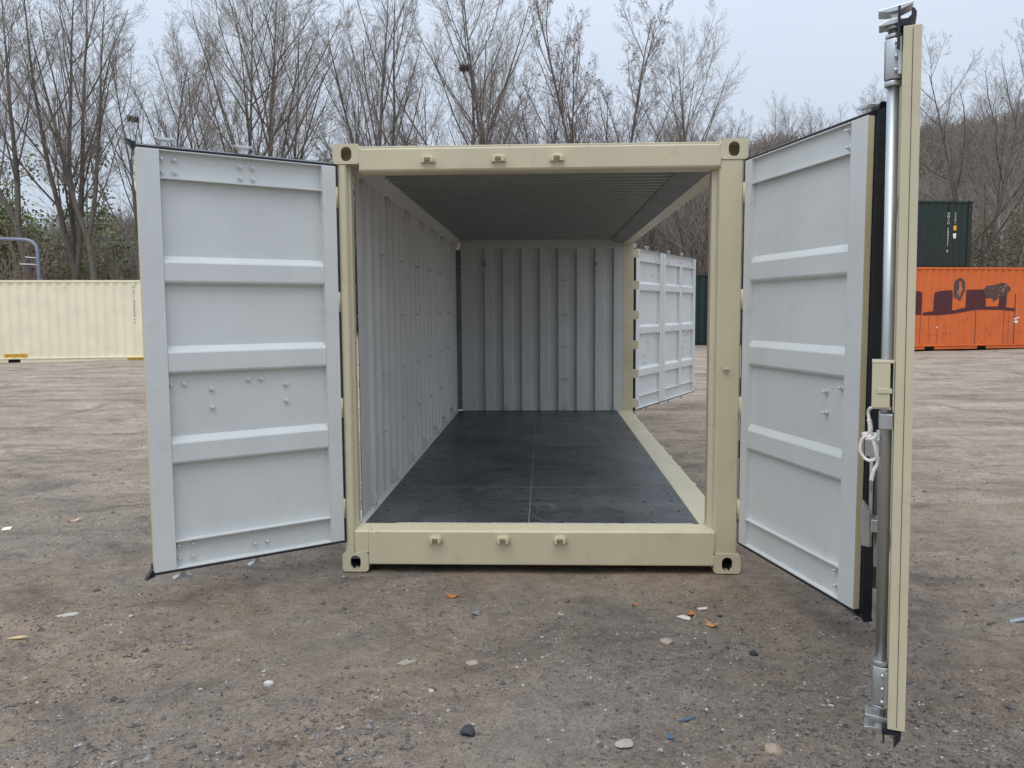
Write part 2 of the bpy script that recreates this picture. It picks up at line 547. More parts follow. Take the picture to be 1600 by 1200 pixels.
def rounded(w, h, r, n=4, cx=0, cz=0):
    out = []
    for (sx, sz, a0) in ((1, 1, 0), (-1, 1, 90), (-1, -1, 180), (1, -1, 270)):
        for k in range(n + 1):
            a = R(a0 + 90 * k / n)
            out.append((cx + sx * (w / 2 - r) + r * math.cos(a), cz + sz * (h / 2 - r) + r * math.sin(a)))
    return out

# corner casting with real holes (boolean once, mesh shared)
def casting_mesh(name, mat):
    w, l, h = 0.162, 0.178, 0.118
    base = MB().prism([(x, z) for x, z in rounded(w, h, 0.020, 3, w / 2, h / 2)], 'y', 0, l)
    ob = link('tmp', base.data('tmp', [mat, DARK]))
    cuts = []
    inner = MB().box(0.02, w - 0.02, 0.022, l - 0.02, 0.020, h - 0.022)
    cuts.append(inner)
    cuts.append(MB().prism(rounded(0.064, 0.084, 0.031, 6, w / 2, h / 2), 'y', -0.02, 0.05))
    cuts.append(MB().prism([(y, z) for y, z in rounded(0.080, 0.060, 0.028, 6, l / 2, h / 2)], 'x', -0.02, 0.05))
    cuts.append(MB().prism(rounded(0.060, 0.115, 0.029, 6, w / 2, l / 2), 'z', h - 0.05, h + 0.02))
    tmp = []
    for c in cuts:
        co = link('tmpc', c.data('tmpc', [mat, DARK])); tmp.append(co)
        md = ob.modifiers.new('b', 'BOOLEAN'); md.operation = 'DIFFERENCE'; md.object = co; md.solver = 'EXACT'
    dg = bpy.context.evaluated_depsgraph_get(); dg.update()
    me = bpy.data.meshes.new_from_object(ob.evaluated_get(dg), depsgraph=dg)
    me.name = name
    for t in tmp + [ob]:
        d = t.data; bpy.data.objects.remove(t); bpy.data.meshes.remove(d)
    return me

def flip_mesh(me, sx, sy, sz, name):
    m2 = me.copy(); m2.name = name
    m2.transform(Matrix.Diagonal((sx, sy, sz, 1)))
    if sx * sy * sz < 0: m2.flip_normals()
    return m2

def castings(me, L, W, H, parent, bev=0.003, y_long=True):
    """eight castings around a box: x in +-W/2, y in 0..L ; front holes face the ends"""
    cache = {}
    for sx in (1, -1):
        for sy in (1, -1):
            for sz in (1, -1):
                if (sx, sy, sz) not in cache:
                    mm_ = flip_mesh(me, sx, sy, sz, 'corner_casting')
                    if sz > 0:                      # shade inside the bottom castings painted on as dark cavity faces
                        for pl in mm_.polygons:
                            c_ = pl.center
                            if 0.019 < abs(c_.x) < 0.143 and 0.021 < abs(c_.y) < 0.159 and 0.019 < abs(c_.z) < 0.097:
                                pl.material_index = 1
                    cache[(sx, sy, sz)] = mm_
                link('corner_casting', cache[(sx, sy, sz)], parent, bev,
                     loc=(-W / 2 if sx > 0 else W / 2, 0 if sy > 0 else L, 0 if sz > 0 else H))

# ================================================================== THE OPEN CONTAINER
box = empty('shipping_container')
tag(box, 'open beige shipping container with grey interior and all its doors swung open', 'container')
HW, LEN, HT = 1.219, 6.058, 2.591
cast = casting_mesh('corner_casting', BEIGE)
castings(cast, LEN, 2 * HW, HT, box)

# corner posts
p = MB()
p.prism([(-1.200, 0.012), (-1.172, 0.004), (-1.150, 0.004), (-1.140, 0.016), (-1.140, 0.040), (-1.124, 0.052), (-1.124, 0.11), (-1.200, 0.15)], 'z', 0.118, 2.473)
p.build('corner_post', BEIGE, box, 0.003)
p = MB()
p.prism([(1.196, 0.012), (1.188, 0.006), (1.066, 0.006), (1.058, 0.012), (1.046, 0.045), (1.022, 0.060), (1.022, 0.13), (1.196, 0.16)], 'z', 0.118, 2.473)
pr = p.build('corner_post', BEIGE, box, 0.003)
MB().box(1.092, 1.128, -0.020, 0.004, 1.245, 1.256).build('door_stop_pin', BEIGE, pr, 0.002)
MB().box(1.060, 1.196, 5.93, 6.050, 0.118, 2.473).build('corner_post', BEIGE, box, 0.004)
MB().box(-1.205, -1.130, 5.93, 6.050, 0.118, 2.473).build('corner_post', GREY, box, 0.004)

# header and front sill
h = MB()
h.prism([(0.006, 2.430), (0.000, 2.440), (0.000, 2.556), (0.004, 2.560), (0.004, 2.575), (0.16, 2.575), (0.16, 2.535), (0.10, 2.50), (0.10, 2.418), (0.03, 2.418)], 'x', -1.057, 1.057)
hd = h.build('header_beam', BEIGE, box, 0.003)
s = MB()
s.prism([(0.010, 0.044), (0.004, 0.050), (0.004, 0.250), (0.014, 0.259), (0.085, 0.282), (0.100, 0.282), (0.100, 0.05), (0.05, 0.044)], 'x', -1.056, 1.057)
s.prism([(0.0042, 0.120), (0.0042, 0.250), (0.0142, 0.259), (0.085, 0.282), (0.100, 0.282), (0.100, 0.120)], 'x', -1.139, -1.0562)
sl = s.build('door_sill', BEIGE, box, 0.003)

def keeper(x, z, up, parent):
    """cam keeper lug welded to header / sill"""
    k = MB()
    a = -1 if up else 1
    k.box(-0.036, 0.036, -0.026, 0.004, -0.006, 0.010)
    k.prism([(-0.044, -0.018), (-0.034, 0.016), (-0.012, 0.022), (0.022, 0.024), (0.038, 0.012), (0.046, -0.018)], 'y', -0.012, 0.004)
    k.box(-0.034, -0.018, -0.040, 0.0, -0.022, 0.010)
    k.box(0.016, 0.034, -0.040, 0.0, -0.020, 0.010)
    k.box(-0.030, 0.030, -0.036, 0.002, 0.004, 0.017)
    return k.build('cam_keeper', BEIGE, parent, 0.003, loc=(x, 0, z))
for x in (-0.650, -0.234, 0.108): keeper(x, 2.492, True, hd)
for x in (-0.638, -0.224, 0.124): keeper(x, 0.211, False, sl)

def bead(p0, p1, r, parent, mat, seed=0):
    rg = random.Random(seed); n = max(4, int((Vector(p1) - Vector(p0)).length / 0.012))
    pts = [Vector(p0).lerp(Vector(p1), k / n) + Vector((rg.uniform(-.0012, .0012), rg.uniform(-.0008, .0008), rg.uniform(-.0012, .0012))) for k in range(n + 1)]
    rr = [r * rg.uniform(0.6, 1.3) for _ in pts]
    MB().tube(pts, rr, 6).build('weld_bead', mat, parent)
bead((1.0585, 0.004, 0.125), (1.0585, 0.004, 0.255), 0.0045, sl, BEIGE, 1)
bead((1.0585, 0.002, 0.05), (1.0585, 0.002, 0.115), 0.004, sl, BEIGE, 2)
bead((-1.139, 0.006, 0.121), (-1.060, 0.006, 0.121), 0.004, sl, BEIGE, 3)
bead((1.066, 0.004, 0.121), (1.190, 0.004, 0.121), 0.004, sl, BEIGE, 4)
bead((-1.139, 0.006, 0.125), (-1.139, 0.006, 0.25), 0.003, sl, BEIGE, 5)
bead((1.058, 0.002, 2.425), (1.058, 0.002, 2.57), 0.004, hd, BEIGE, 6)
bead((-1.058, 0.002, 2.425), (-1.058, 0.002, 2.57), 0.004, hd, BEIGE, 7)
bead((-0.9, 0.099, 0.283), (0.95, 0.099, 0.283), 0.003, sl, GREY, 8)
# side sill on the open side, with its own threshold plate
ss = MB()
ss.box(1.02, 1.175, 0.165, 5.925, 0.045, 0.270)
ss.box(0.985, 1.170, 0.1, 5.925, 0.2702, 0.282)
sso = ss.build('side_sill', BEIGE, box, 0.004)
ml = MB()
ml.box(0, 0.031, 0, 0.05, 0.240, 0.268)
mlm = ml.data('cam_keeper', BEIGE)
for y in (0.55, 1.35, 2.05, 2.55, 3.1, 3.9, 4.7, 5.4):
    link('cam_keeper', mlm, sso, 0.003, loc=(1.165, y, 0))
# top side rail on the open side
tr = MB()
tr.prism([(0.905, 2.500), (1.050, 2.441), (1.150, 2.441), (1.150, 2.470), (1.196, 2.470), (1.196, 2.585), (0.905, 2.520)], 'y', 0.163, 5.928, [0] * 30)
tro = tr.build('top_side_rail', [BEIGE, SHADEGREY], box, 0.0)
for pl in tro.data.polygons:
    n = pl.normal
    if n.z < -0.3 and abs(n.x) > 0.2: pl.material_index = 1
# rails on the closed side
MB().prism([(-1.196, 2.585), (-1.196, 2.430), (-1.118, 2.430), (-1.112, 2.436), (-1.052, 2.500), (-1.052, 2.520)], 'y', 0.162, 5.928).build('top_side_rail', GREY, box, 0.002)
MB().prism([(-1.200, 0.05), (-1.200, 0.275), (-1.128, 0.300), (-1.095, 0.284), (-1.095, 0.05)], 'y', 0.101, 5.928).build('bottom_side_rail', GREY, box, 0.002)
MB().box(-1.056, 1.056, 5.95, 6.05, 0.04, 0.278).build('rear_sill', BEIGE, box, 0.003)
MB().box(-1.056, 1.056, 5.90, 6.05, 2.40, 2.58).build('rear_header', [GREY], box, 0.003)

# closed side wall (inner crests at x=-1.12)
def sheet(name, prof, fn_in, fn_out, z0, z1, parent, mats):
    m = MB()
    n = len(prof)
    vi = [fn_in(s, d, z) for z in (z0, z1) for s, d in prof]
    vo = [fn_out(s, d, z) for z in (z0, z1) for s, d in prof]
    m.add(vi, [(i, i + 1, n + i + 1, n + i) for i in range(n - 1)], 0)
    m.add(vo, [(i, i + 1, n + i + 1, n + i) for i in range(n - 1)], 1)
    return m.build(name, mats, parent, recalc=False)
wprof = corr(5.78, 0.072, 0.040, 0.110, 0.16, 0.024)
sheet('side_wall', wprof, lambda s, d, z: (-1.120 - d, 0.15 + s, z), lambda s, d, z: (-1.1235 - d, 0.15 + s, z), 0.292, 2.436, box, [GREY, BEIGE])
# end wall: flat a (near), slope, flat b (far)
eprof = corr(2.10, 0.117, 0.016, 0.092, 0.06, 0.048)
sheet('end_wall', eprof, lambda s, d, z: (-1.045 + s, 5.930 + d, z), lambda s, d, z: (-1.045 + s, 5.9335 + d, z), 0.276, 2.402, box, [GREY, BEIGE])
MB().box(-1.128, -1.047, 6.032, 6.042, 0.28, 2.40).build('post_recess_plate', SHADEGREY, box)
MB().box(-1.052, -1.046, 5.931, 6.03, 0.279, 2.399).build('post_recess_plate', GREY, box)
# roof, corrugated along the length
rprof = corr(5.77, 0.050, 0.020, 0.050, 0.05, 0.020)
rm = MB()
n = len(rprof)
rv = [(x, 0.16 + s, 2.492 + d + 0.018) for x in (-1.052, 0.93) for s, d in rprof]
rm.add(rv, [(i, i + 1, n + i + 1, n + i) for i in range(n - 1)], 0)
rv = [(x, 0.16 + s, 2.495 + d + 0.018) for x in (-1.052, 0.93) for s, d in rprof]
rm.add(rv, [(i, i + 1, n + i + 1, n + i) for i in range(n - 1)], 1)
rm.build('roof', [SHADEGREY, BEIGE], box, recalc=False)

# floor boards (separate panels with thin seams), dirt in the seams underneath
MB().box(-1.094, 0.984, 0.10, 5.95, 0.235, 0.2792).build('floor_underlay', SEAM, box)
ys = [0.101, 1.172, 3.60, 5.949]
for i in range(3):
    for x0, x1 in ((-1.094, -0.0712), (-0.0678, 0.984)):
        MB().box(x0, x1, ys[i] + (0.003 if i else 0), ys[i + 1] - 0.003, 0.26, 0.280 + 0.001 * (i % 2)).build('floor_panel', FLOORM, box, 0.0015)
UNDER = simple('black_underseal', (0.012, 0.012, 0.012), 0.8)  # tarred steel; its black also paints shade into the gap under the sill
MB().box(-1.093, 1.018, 0.102, 5.948, 0.205, 0.2345).build('floor_frame', UNDER, box)
cmm = MB().box(-1.09, 1.015, 0, 0.045, 0.07, 0.2045).data('cross_member', UNDER)
for k in range(18): link('cross_member', cmm, box, loc=(0, 0.16 + k * 0.33, 0))
sc = MB()
for y in [0.15, 0.42, 0.72, 0.98, 1.10, 1.24, 1.55, 1.9, 2.25, 2.6, 2.95, 3.3, 3.52, 3.68, 4.1, 4.5, 4.9, 5.3, 5.7]:
    for x in (-1.02, -0.80, -0.52, -0.30, -0.12, -0.02, 0.25, 0.50, 0.72, 0.93):
        if random.random() < 0.72:
            xx = x + random.uniform(-.02, .02); yy = y + random.uniform(-.02, .02)
            pts = [(xx + 0.011 * math.cos(k * math.pi / 3), yy + 0.011 * math.sin(k * math.pi / 3), 0.2825) for k in range(6)]
            sc.add(pts, [(0, 1, 2, 3, 4, 5)])
tag(sc.build('floor_screw', DARK, box, recalc=False), kind='stuff')

# lashing loops on the closed wall, floor rings and rail rings
def loop_mesh():
    m = MB()
    m.tube([(0, 0.0, 0), (0.018, 0.004, 0.002), (0.026, 0.02, 0.004), (0.026, 0.055, 0.004), (0.018, 0.071, 0.002), (0, 0.075, 0)], 0.0062, 6)
    return m.data('lashing_loop', GREY)
LM = loop_mesh()
for k in range(7):
    for z in (2.0, 1.57, 1.15, 0.74):
        link('lashing_loop', LM, box, loc=(-1.122, 0.86 + 0.83 * k, z))
def ring_mesh():
    m = MB()
    m.tube([(0, 0, 0.05), (0.018, -0.02, 0.03), (0.024, -0.028, 0.0), (0.018, -0.015, -0.028), (0.016, 0.015, -0.028), (0.024, 0.028, 0.0), (0.018, 0.02, 0.03), (0, 0, 0.05)], 0.0055, 6, caps=False)
    m.box(-0.002, 0.008, -0.02, 0.02, 0.02, 0.05)
    return m.data('lashing_ring', GREY)
RM = ring_mesh()
for k in range(7):
    link('lashing_ring', RM, box, loc=(-1.114, 0.47 + 0.80 * k, 0.345))
    link('lashing_ring', RM, box, loc=(-1.112, 0.30 + 0.84 * k, 2.385))
for x in (-0.46, 0.33):
    link('lashing_ring', RM, box, loc=(x, 5.935, 0.33), rot=(0, 0, -math.pi / 2))
    link('lashing_ring', RM, box, loc=(x, 5.935, 2.36), rot=(0, 0, -math.pi / 2))
rod = MB().tube([(0, 0, 0), (0, 0.11, 0)], 0.0055, 7).data('lashing_rod', GREY)
for z in (2.02, 1.57, 1.15, 0.74):
    link('lashing_rod', rod, box, loc=(-1.128, 0.170, z))
rodx = MB().tube([(0, 0, 0), (0.14, 0, 0)], 0.0055, 7).data('lashing_rod', GREY)
for x in (-0.515, 0.275):
    for z in (1.98, 1.54, 1.12, 0.70):
        link('lashing_rod', rodx, box, loc=(x - 0.01, 5.924, z))
rodp = MB().tube([(0, 0, 0), (0.08, 0, 0)], 0.0055, 7).data('lashing_rod', GREY)
for z in (2.18, 1.30, 0.42):
    link('lashing_rod', rodp, box, loc=(-1.127, 6.012, z))
MB().tube([(-1.136, 0.118, 0.30), (-1.136, 0.118, 2.42)], 0.009, 8).build('post_liner', GREY, box)
for x in (-0.74, 0.71):
    MB().box(-0.018, 0.018, 0, 0.006, -0.022, 0.022).build('end_wall_plate', SHADEGREY, box, loc=(x, 5.923, 2.20))
# hinge lugs on the far right post and the front right post
lug = MB().box(0, 0.055, -0.02, 0.05, -0.055, 0.055).box(0.050, 0.075, -0.005, 0.035, -0.050, 0.050)
lme = lug.data('hinge_lug', BEIGE)
for z in (2.33, 1.92, 1.53, 1.14, 0.76, 0.37):
    link('hinge_lug', lme, box, 0.003, loc=(1.196, 5.96, z))
    link('hinge_lug', lme, box, 0.003, loc=(1.196, 0.05, z))
lug2 = MB().tube([(0, 0, -0.06), (0, 0, 0.06)], 0.013, 10).data('hinge_pin', BEIGE)
for z in (2.28, 1.66, 1.02, 0.40):
    link('hinge_pin', lug2, box, loc=(-1.204, 0.003, z))
    link('hinge_pin', lug2, box, loc=(1.204, 0.003, z))

# ------------------------------------------------------------------ doors
def bolt_mesh(mat):
    m = MB()
    m.tube([(0, 0, 0), (0, -0.012, 0)], 0.013, 8)
    m.tube([(0, -0.012, 0), (0, -0.030, 0)], [0.0075, 0.0055], 7)
    return m.data('bolt', mat)
BOLT = bolt_mesh(DOORGREY)
def cam_mesh():
    m = MB()
    # anvil-shaped cam end: two plates with a waisted block
    m.prism([(-0.050, 0.052), (-0.020, 0.044), (0.022, 0.044), (0.052, 0.056), (0.052, 0.062), (-0.050, 0.062)], 'y', -0.020, 0.020)
    m.prism([(-0.016, 0.010), (0.016, 0.010), (0.013, 0.028), (0.020, 0.045), (-0.020, 0.045), (-0.012, 0.028)], 'y', -0.014, 0.014)
    m.prism([(-0.046, 0.000), (0.048, -0.002), (0.046, 0.006), (0.018, 0.013), (-0.016, 0.013), (-0.046, 0.006)], 'y', -0.020, 0.020)
    return m.data('cam', STEEL2)
CAM = cam_mesh()
CAMD = flip_mesh(CAM, 1, 1, -1, 'cam')

def make_door(W, z0, z1, H, T, side, ribs, flT, flB, stH=0.085, stT=0.112, mull=None, bolts=(), bars=(), t=0.05, gask=(1, 1, 1, 1), parent=None, gw=0.026, deep=0.045):
    """H: hinge point, T: tip (inner face plane); side=+1 if outward normal is left of H->T"""
    u = Vector((T[0] - H[0], T[1] - H[1], 0)).normalized()
    nrm = Vector((-u.y, u.x, 0)) * side
    M = Matrix((u, nrm, Vector((0, 0, 1)))).transposed().to_4x4()   # may be left handed
    mir = 1 if side > 0 else -1
    rot = math.atan2(u.y, u.x)
    TT = (lambda p: (p[0], p[1] * mir, p[2]))
    root = MB()
    root.box(0, stH, 0, t, z0, z1, [1, 1, 0, 1, 1, 1])
    root.box(W - stT, W, 0, t, z0, z1, [1, 1, 0, 1, 1, 1])
    root.box(stH, W - stT, deep - 0.004, t, z1 - 0.004, z1, 1)
    if mull:
        root.box(mull - 0.05, mull + 0.05, 0.002, t - 0.006, flB + 0.001, flT - 0.001, 0)
    d = root.build('door', [DOORGREY, BEIGE], parent, 0.0025, TT, loc=(H[0], H[1], 0), rot=(0, 0, rot))
    # pressed panel: polyline in (z, n)
    n0, n1 = 0.003, deep
    pl = [(z1, n1), (z1, n0), (z1 - 0.005, n0), (z1 - 0.006, n1 - 0.006), (flT + 0.007, n1 - 0.006), (flT + 0.006, n0), (flT, n0), (flT - 0.001, n1)]
    for a, b in ribs:
        pl += [(a + 0.006, n1), (a - 0.024, n0 + 0.006), (a - 0.032, n0 + 0.002), (b + 0.010, n0 + 0.002), (b, n0 + 0.006), (b - 0.016, n1)]
    pl += [(flB + 0.001, n1), (flB, n0), (flB - 0.006, n0), (flB - 0.007, n1 - 0.006), (z0 + 0.012, n1 - 0.006), (z0 + 0.005, n0), (z0, n0), (z0, n1)]
    pm = MB()
    k = len(pl)
    for mi, off in ((0, 0.0), (1, 0.004)):
        vv = [(x, n + off, z) for x in (stH - 0.002, W - stT + 0.002) for z, n in pl]
        pm.add(vv, [(i, i + 1, k + i + 1, k + i) for i in range(k - 1)], mi)
    # recess side walls
    for x in (stH + 0.001, W - stT - 0.001):
        pm.add([(x, n0, z0), (x, n1 + 0.003, z0), (x, n1 + 0.003, z1), (x, n0, z1)], [(0, 1, 2, 3)], 0)
    pm.build('door_panel', [DOORGREY, BEIGE], d, 0.0, TT, recalc=False)
    # gasket
    gm = MB()
    ga, gb = t + 0.0005, t + 0.045
    if gask[0]: gm.prism([(0.006, z1 + 0.001), (0.004, z1 + 0.012), (t + 0.012, z1 + gw), (gb, z1 + gw + 0.010), (gb, z1 - 0.03), (ga, z1 - 0.03), (ga, z1 + 0.001)], 'x', -0.006, W + 0.003)
    if gask[0] and not (gask[2] or gask[3]):
        gm.build('gasket', RUBBER, d, 0.0, TT); gm = MB()
    if gask[1]: gm.prism([(0.004, z0 - 0.001), (0.002, z0 - 0.014), (t + 0.012, z0 - gw), (gb, z0 - gw - 0.010), (gb, z0 + 0.03), (ga, z0 + 0.03), (ga, z0 - 0.001)], 'x', -0.006, W + 0.003)
    if gask[2]: gm.prism([(W - 0.03, ga), (W - 0.012, ga), (W + gw * 0.6, ga + 0.004), (W + gw, gb), (W - 0.03, gb)], 'z', z0 - gw - 0.01, z1 + gw + 0.01)
    if gask[3]: gm.prism([(-0.014, 0.002), (-0.001, 0.004), (-0.001, ga), (0.03, ga), (0.03, gb), (-0.014, gb)], 'z', z0 - 0.01, z1 + 0.01)
    if gm.v:
        for zz, sg in ((z1, 1), (z0, -1)):
            if gask[0] and (gask[2] or gask[3]): gm.prism([(W - 0.01, zz + sg * 0.004), (W + 0.002, zz + sg * -0.006), (W + 0.012, zz + sg * 0.008), (W + 0.040, zz + sg * 0.050), (W - 0.01, zz + sg * 0.034)], 'y', t + 0.001, gb)
        g = gm.build('gasket', RUBBER, d, 0.0, TT)
    # retaining strip with rivets
    if gask[2]:
        st = MB().box(W - 0.028, W + gw * 0.4, gb + 0.0005, gb + 0.004, z0 + 0.01, z1 - 0.01)
        for q in range(12):
            zz = z0 + 0.1 + q * (z1 - z0 - 0.2) / 11
            st.tube([(W - 0.005, gb + 0.004, zz), (W - 0.005, gb + 0.009, zz)], 0.006, 7)
        st.build('gasket_strip', STEEL, d, 0.0, TT)
    for (bu, bz) in bolts:
        o = link('bolt', BOLT, d, loc=(bu, (deep - 0.006) * mir if (bz > flT or bz < flB) else deep * mir, bz), rot=(0, 0, 0 if mir > 0 else math.pi))
    for spec in bars:
        bu = spec[0]
        top = spec[1] if len(spec) > 1 else True
        nb = t + 0.062
        lb = MB().tube([(bu, nb, z0 - 0.022), (bu, nb, z1 + 0.028)], 0.017, 14).build('locking_bar', STEEL, d, 0, TT)
        for zz in (z0 + 0.22, (z0 + z1) / 2 + 0.12, z1 - 0.22):
            MB().box(bu - 0.024, bu + 0.024, t + 0.003, nb + 0.021, zz - 0.02, zz + 0.02).build('bar_bracket', STEEL2, d, 0.004, TT)
        if top:
            link('cam', CAM, d, 0.002, loc=(bu, nb * mir, z1 + 0.018))
            link('cam', CAMD, d, 0.002, loc=(bu, nb * mir, z0 - 0.022))
    return d

RIBS = [(1.900, 1.765), (1.417, 1.280), (0.924, 0.785)]
lb = [(0.968, 2.414), (0.901, 2.414), (0.968, 2.348), (0.901, 2.348), (0.554, 2.409), (0.483, 2.409), (0.554, 2.346), (0.483, 2.346),
      (0.966, 1.215), (0.897, 1.216), (0.75, 1.18), (0.75, 1.077), (0.546, 1.222), (0.472, 1.222), (0.328, 1.184), (0.326, 1.086),
      (0.961, 0.326), (0.888, 0.326), (0.961, 0.253), (0.888, 0.253), (0.542, 0.340), (0.470, 0.340), (0.542, 0.267), (0.470, 0.270)]
dl = make_door(1.093, 0.200, 2.460, (-1.20, -0.01), (-2.075, -0.665), -1, RIBS, 2.310, 0.355, bolts=lb, bars=((0.93,), (0.51,)), gask=(1, 1, 0, 1), parent=box)
# fix mirrored-side values: small dimples
rb = [(0.991, 2.426), (0.995, 2.347), (0.85, 1.196), (0.98, 1.226), (0.855, 1.092), (0.997, 0.262), (0.993, 0.338)]
dr = make_door(1.155, 0.200, 2.460, (1.20, -0.01), (1.475, -1.15), 1, RIBS, 2.316, 0.362, stH=0.078, stT=0.125, bolts=rb, bars=((1.0,),), gask=(1, 1, 1, 1), parent=box, gw=0.03, t=0.034, deep=0.030)

FR = [(1.985, 1.865), (1.385, 1.262), (0.797, 0.668)]
Hf, Mf, Tf = (1.290, 6.45), (1.80, 7.50), (2.560, 9.06)
fb1 = [(0.16, 2.37), (0.16, 2.30), (0.92, 2.37), (0.92, 2.30), (1.0, 2.3), (0.8, 2.1), (0.15, 1.21), (0.62, 1.14), (0.62, 1.04), (0.95, 1.2), (1.02, 1.2), (0.45, 0.95), (0.45, 0.85), (0.9, 0.3), (0.16, 0.26)]
fb2 = [(0.95, 2.34), (0.15, 2.34), (0.35, 2.30), (0.98, 1.21), (1.05, 1.21), (1.3, 1.18), (1.3, 1.08), (1.15, 0.98), (1.15, 0.88), (1.45, 1.2), (1.52, 1.2), (1.45, 0.3), (1.4, 2.3)]
w1 = math.hypot(Mf[0] - Hf[0], Mf[1] - Hf[1]); w2 = math.hypot(Tf[0] - Mf[0], Tf[1] - Mf[1])
make_door(w1 - 0.006, 0.225, 2.425, Hf, Mf, 1, FR, 2.265, 0.40, stH=0.14, stT=0.11, bolts=fb1, bars=((0.25,), (0.75,)), gask=(1, 1, 0, 1), parent=box)
make_door(w2, 0.225, 2.425, (Mf[0] + 0.004, Mf[1] + 0.008), Tf, 1, FR, 2.265, 0.40, stH=0.12, stT=0.10, mull=0.92, bolts=fb2, bars=((0.62,), (1.30,)), gask=(1, 1, 0, 0), parent=box)

# near side doors: folded pair, seen almost edge-on
Hn, Mn, Tn = (1.300, 0.03), (1.725, -0.95), (1.184, -2.335)
w3 = math.hypot(Mn[0] - Hn[0], Mn[1] - Hn[1]); w4 = math.hypot(Tn[0] - Mn[0], Tn[1] - Mn[1])
make_door(w3 - 0.01, 0.225, 2.425, Hn, Mn, -1, FR, 2.265, 0.40, bars=(), gask=(0, 0, 0, 0), parent=box)
dn = make_door(w4, 0.235, 2.460, Mn, Tn, -1, FR, 2.300, 0.40, mull=0.7, bars=(), gask=(0, 0, 0, 0), parent=box, t=0.052)
dn.rotation_euler.x = 0.011
_c = Vector((0, 1, 0)); _c.rotate(Matrix.Rotation(dn.rotation_euler.z, 3, 'Z')); dn.location += _c * 0.011 * 1.3
TTn = (lambda q: (q[0], -q[1], q[2]))
# seam along the edge of the tip stile, corner gaskets
MB().box(w4 + 0.0002, w4 + 0.0012, 0.024, 0.0255, 0.245, 2.452).build('edge_seam', DARK, dn, 0, TTn)
gm = MB()
gm.prism([(w4 - 0.05, 0.060), (w4 + 0.004, 0.060), (w4 + 0.010, 0.064), (w4 + 0.004, 0.068), (w4 - 0.012, 0.068)], 'z', 2.40, 2.52)
MB().box(w4 - 0.03, w4 + 0.002, 0.060, 0.0655, 0.19, 0.232).build('gasket', RUBBER, dn, 0, TTn)
gm.prism([(w4 - 0.32, 0.0605), (w4 - 0.32, 0.068), (w4 + 0.003, 0.068), (w4 + 0.003, 0.0605)], 'z', 2.462, 2.475)
hook = [(0.066, 2.462), (0.066, 2.480), (0.040, 2.484), (0.030, 2.492), (0.029, 2.512), (0.023, 2.512), (0.016, 2.500), (0.016, 2.486), (0.026, 2.472), (0.046, 2.464)]
gm.prism(hook, 'x', w4 - 1.3, w4 - 0.004)
hk = [(0.068, 0.233), (0.068, 0.214), (0.020, 0.216), (0.026, 0.205), (0.032, 0.170), (0.012, 0.204), (0.010, 0.226), (0.040, 0.228)]
gm.prism(hk, 'x', w4 - 1.3, w4 - 0.004)
gm.build('gasket', RUBBER, dn, 0, TTn)
# main locking bar near the tip with its guides
bu, nb = w4 - 0.085, 0.052 + 0.023
MB().tube([(bu, nb, 0.245), (bu, nb, 2.486)], 0.0185, 20).build('locking_bar', STEEL, dn, 0, TTn)
def guide(za, zb):
    g = MB()
    pr_ = [(bu - 0.026, 0.0525), (bu - 0.026, nb + 0.004), (bu - 0.018, nb + 0.022), (bu, nb + 0.028), (bu + 0.018, nb + 0.022), (bu + 0.026, nb + 0.004), (bu + 0.026, 0.0525)]
    g.prism(pr_, 'z', za, zb, 0, True)
    g.box(bu - 0.06, bu + 0.055, 0.0522, 0.064, za + 0.004, zb - 0.004)
    o = g.build('bar_guide', STEEL2, dn, 0.002, TTn)
    for zz in (za + 0.02, (za + zb) / 2, zb - 0.02):
        MB().tube([(bu + 0.044, 0.064, zz), (bu + 0.044, 0.074, zz)], 0.008, 8).build('bolt', STEEL2, dn, 0, TTn)
guide(2.322, 2.446); guide(0.285, 0.415)
for za, zb in ((2.302, 2.318), (2.449, 2.461), (0.418, 0.434), (0.268, 0.281), (2.476, 2.486)):
    MB().tube([(bu, nb, za), (bu, nb, zb)], 0.026, 20).build('bar_collar', STEEL2, dn, 0.002, TTn)
def big_cam(z, sgn):
    c = MB()
    N_ = nb
    c.prism([(N_ - 0.052, 0.066 * sgn), (N_ + 0.048, 0.050 * sgn), (N_ + 0.046, 0.043 * sgn), (N_ + 0.014, 0.040 * sgn), (N_ - 0.012, 0.042 * sgn), (N_ - 0.050, 0.056 * sgn)], 'x', bu - 0.034, bu + 0.034)
    c.prism([(N_ - 0.013, 0.012 * sgn), (N_ + 0.013, 0.012 * sgn), (N_ + 0.010, 0.026 * sgn), (N_ + 0.016, 0.042 * sgn), (N_ - 0.016, 0.043 * sgn), (N_ - 0.010, 0.026 * sgn)], 'x', bu - 0.02, bu + 0.02)
    c.prism([(N_ - 0.045, 0.010 * sgn), (N_ - 0.043, 0.018 * sgn), (N_ - 0.014, 0.022 * sgn), (N_ + 0.014, 0.020 * sgn), (N_ + 0.046, 0.006 * sgn), (N_ + 0.044, 0.0 * sgn), (N_, 0.004 * sgn)], 'x', bu - 0.034, bu + 0.034)
    c.build('cam', STEEL2, dn, 0.002, lambda q: (q[0], -q[1], q[2] + z))
big_cam(2.482, 1); big_cam(0.252, -1)
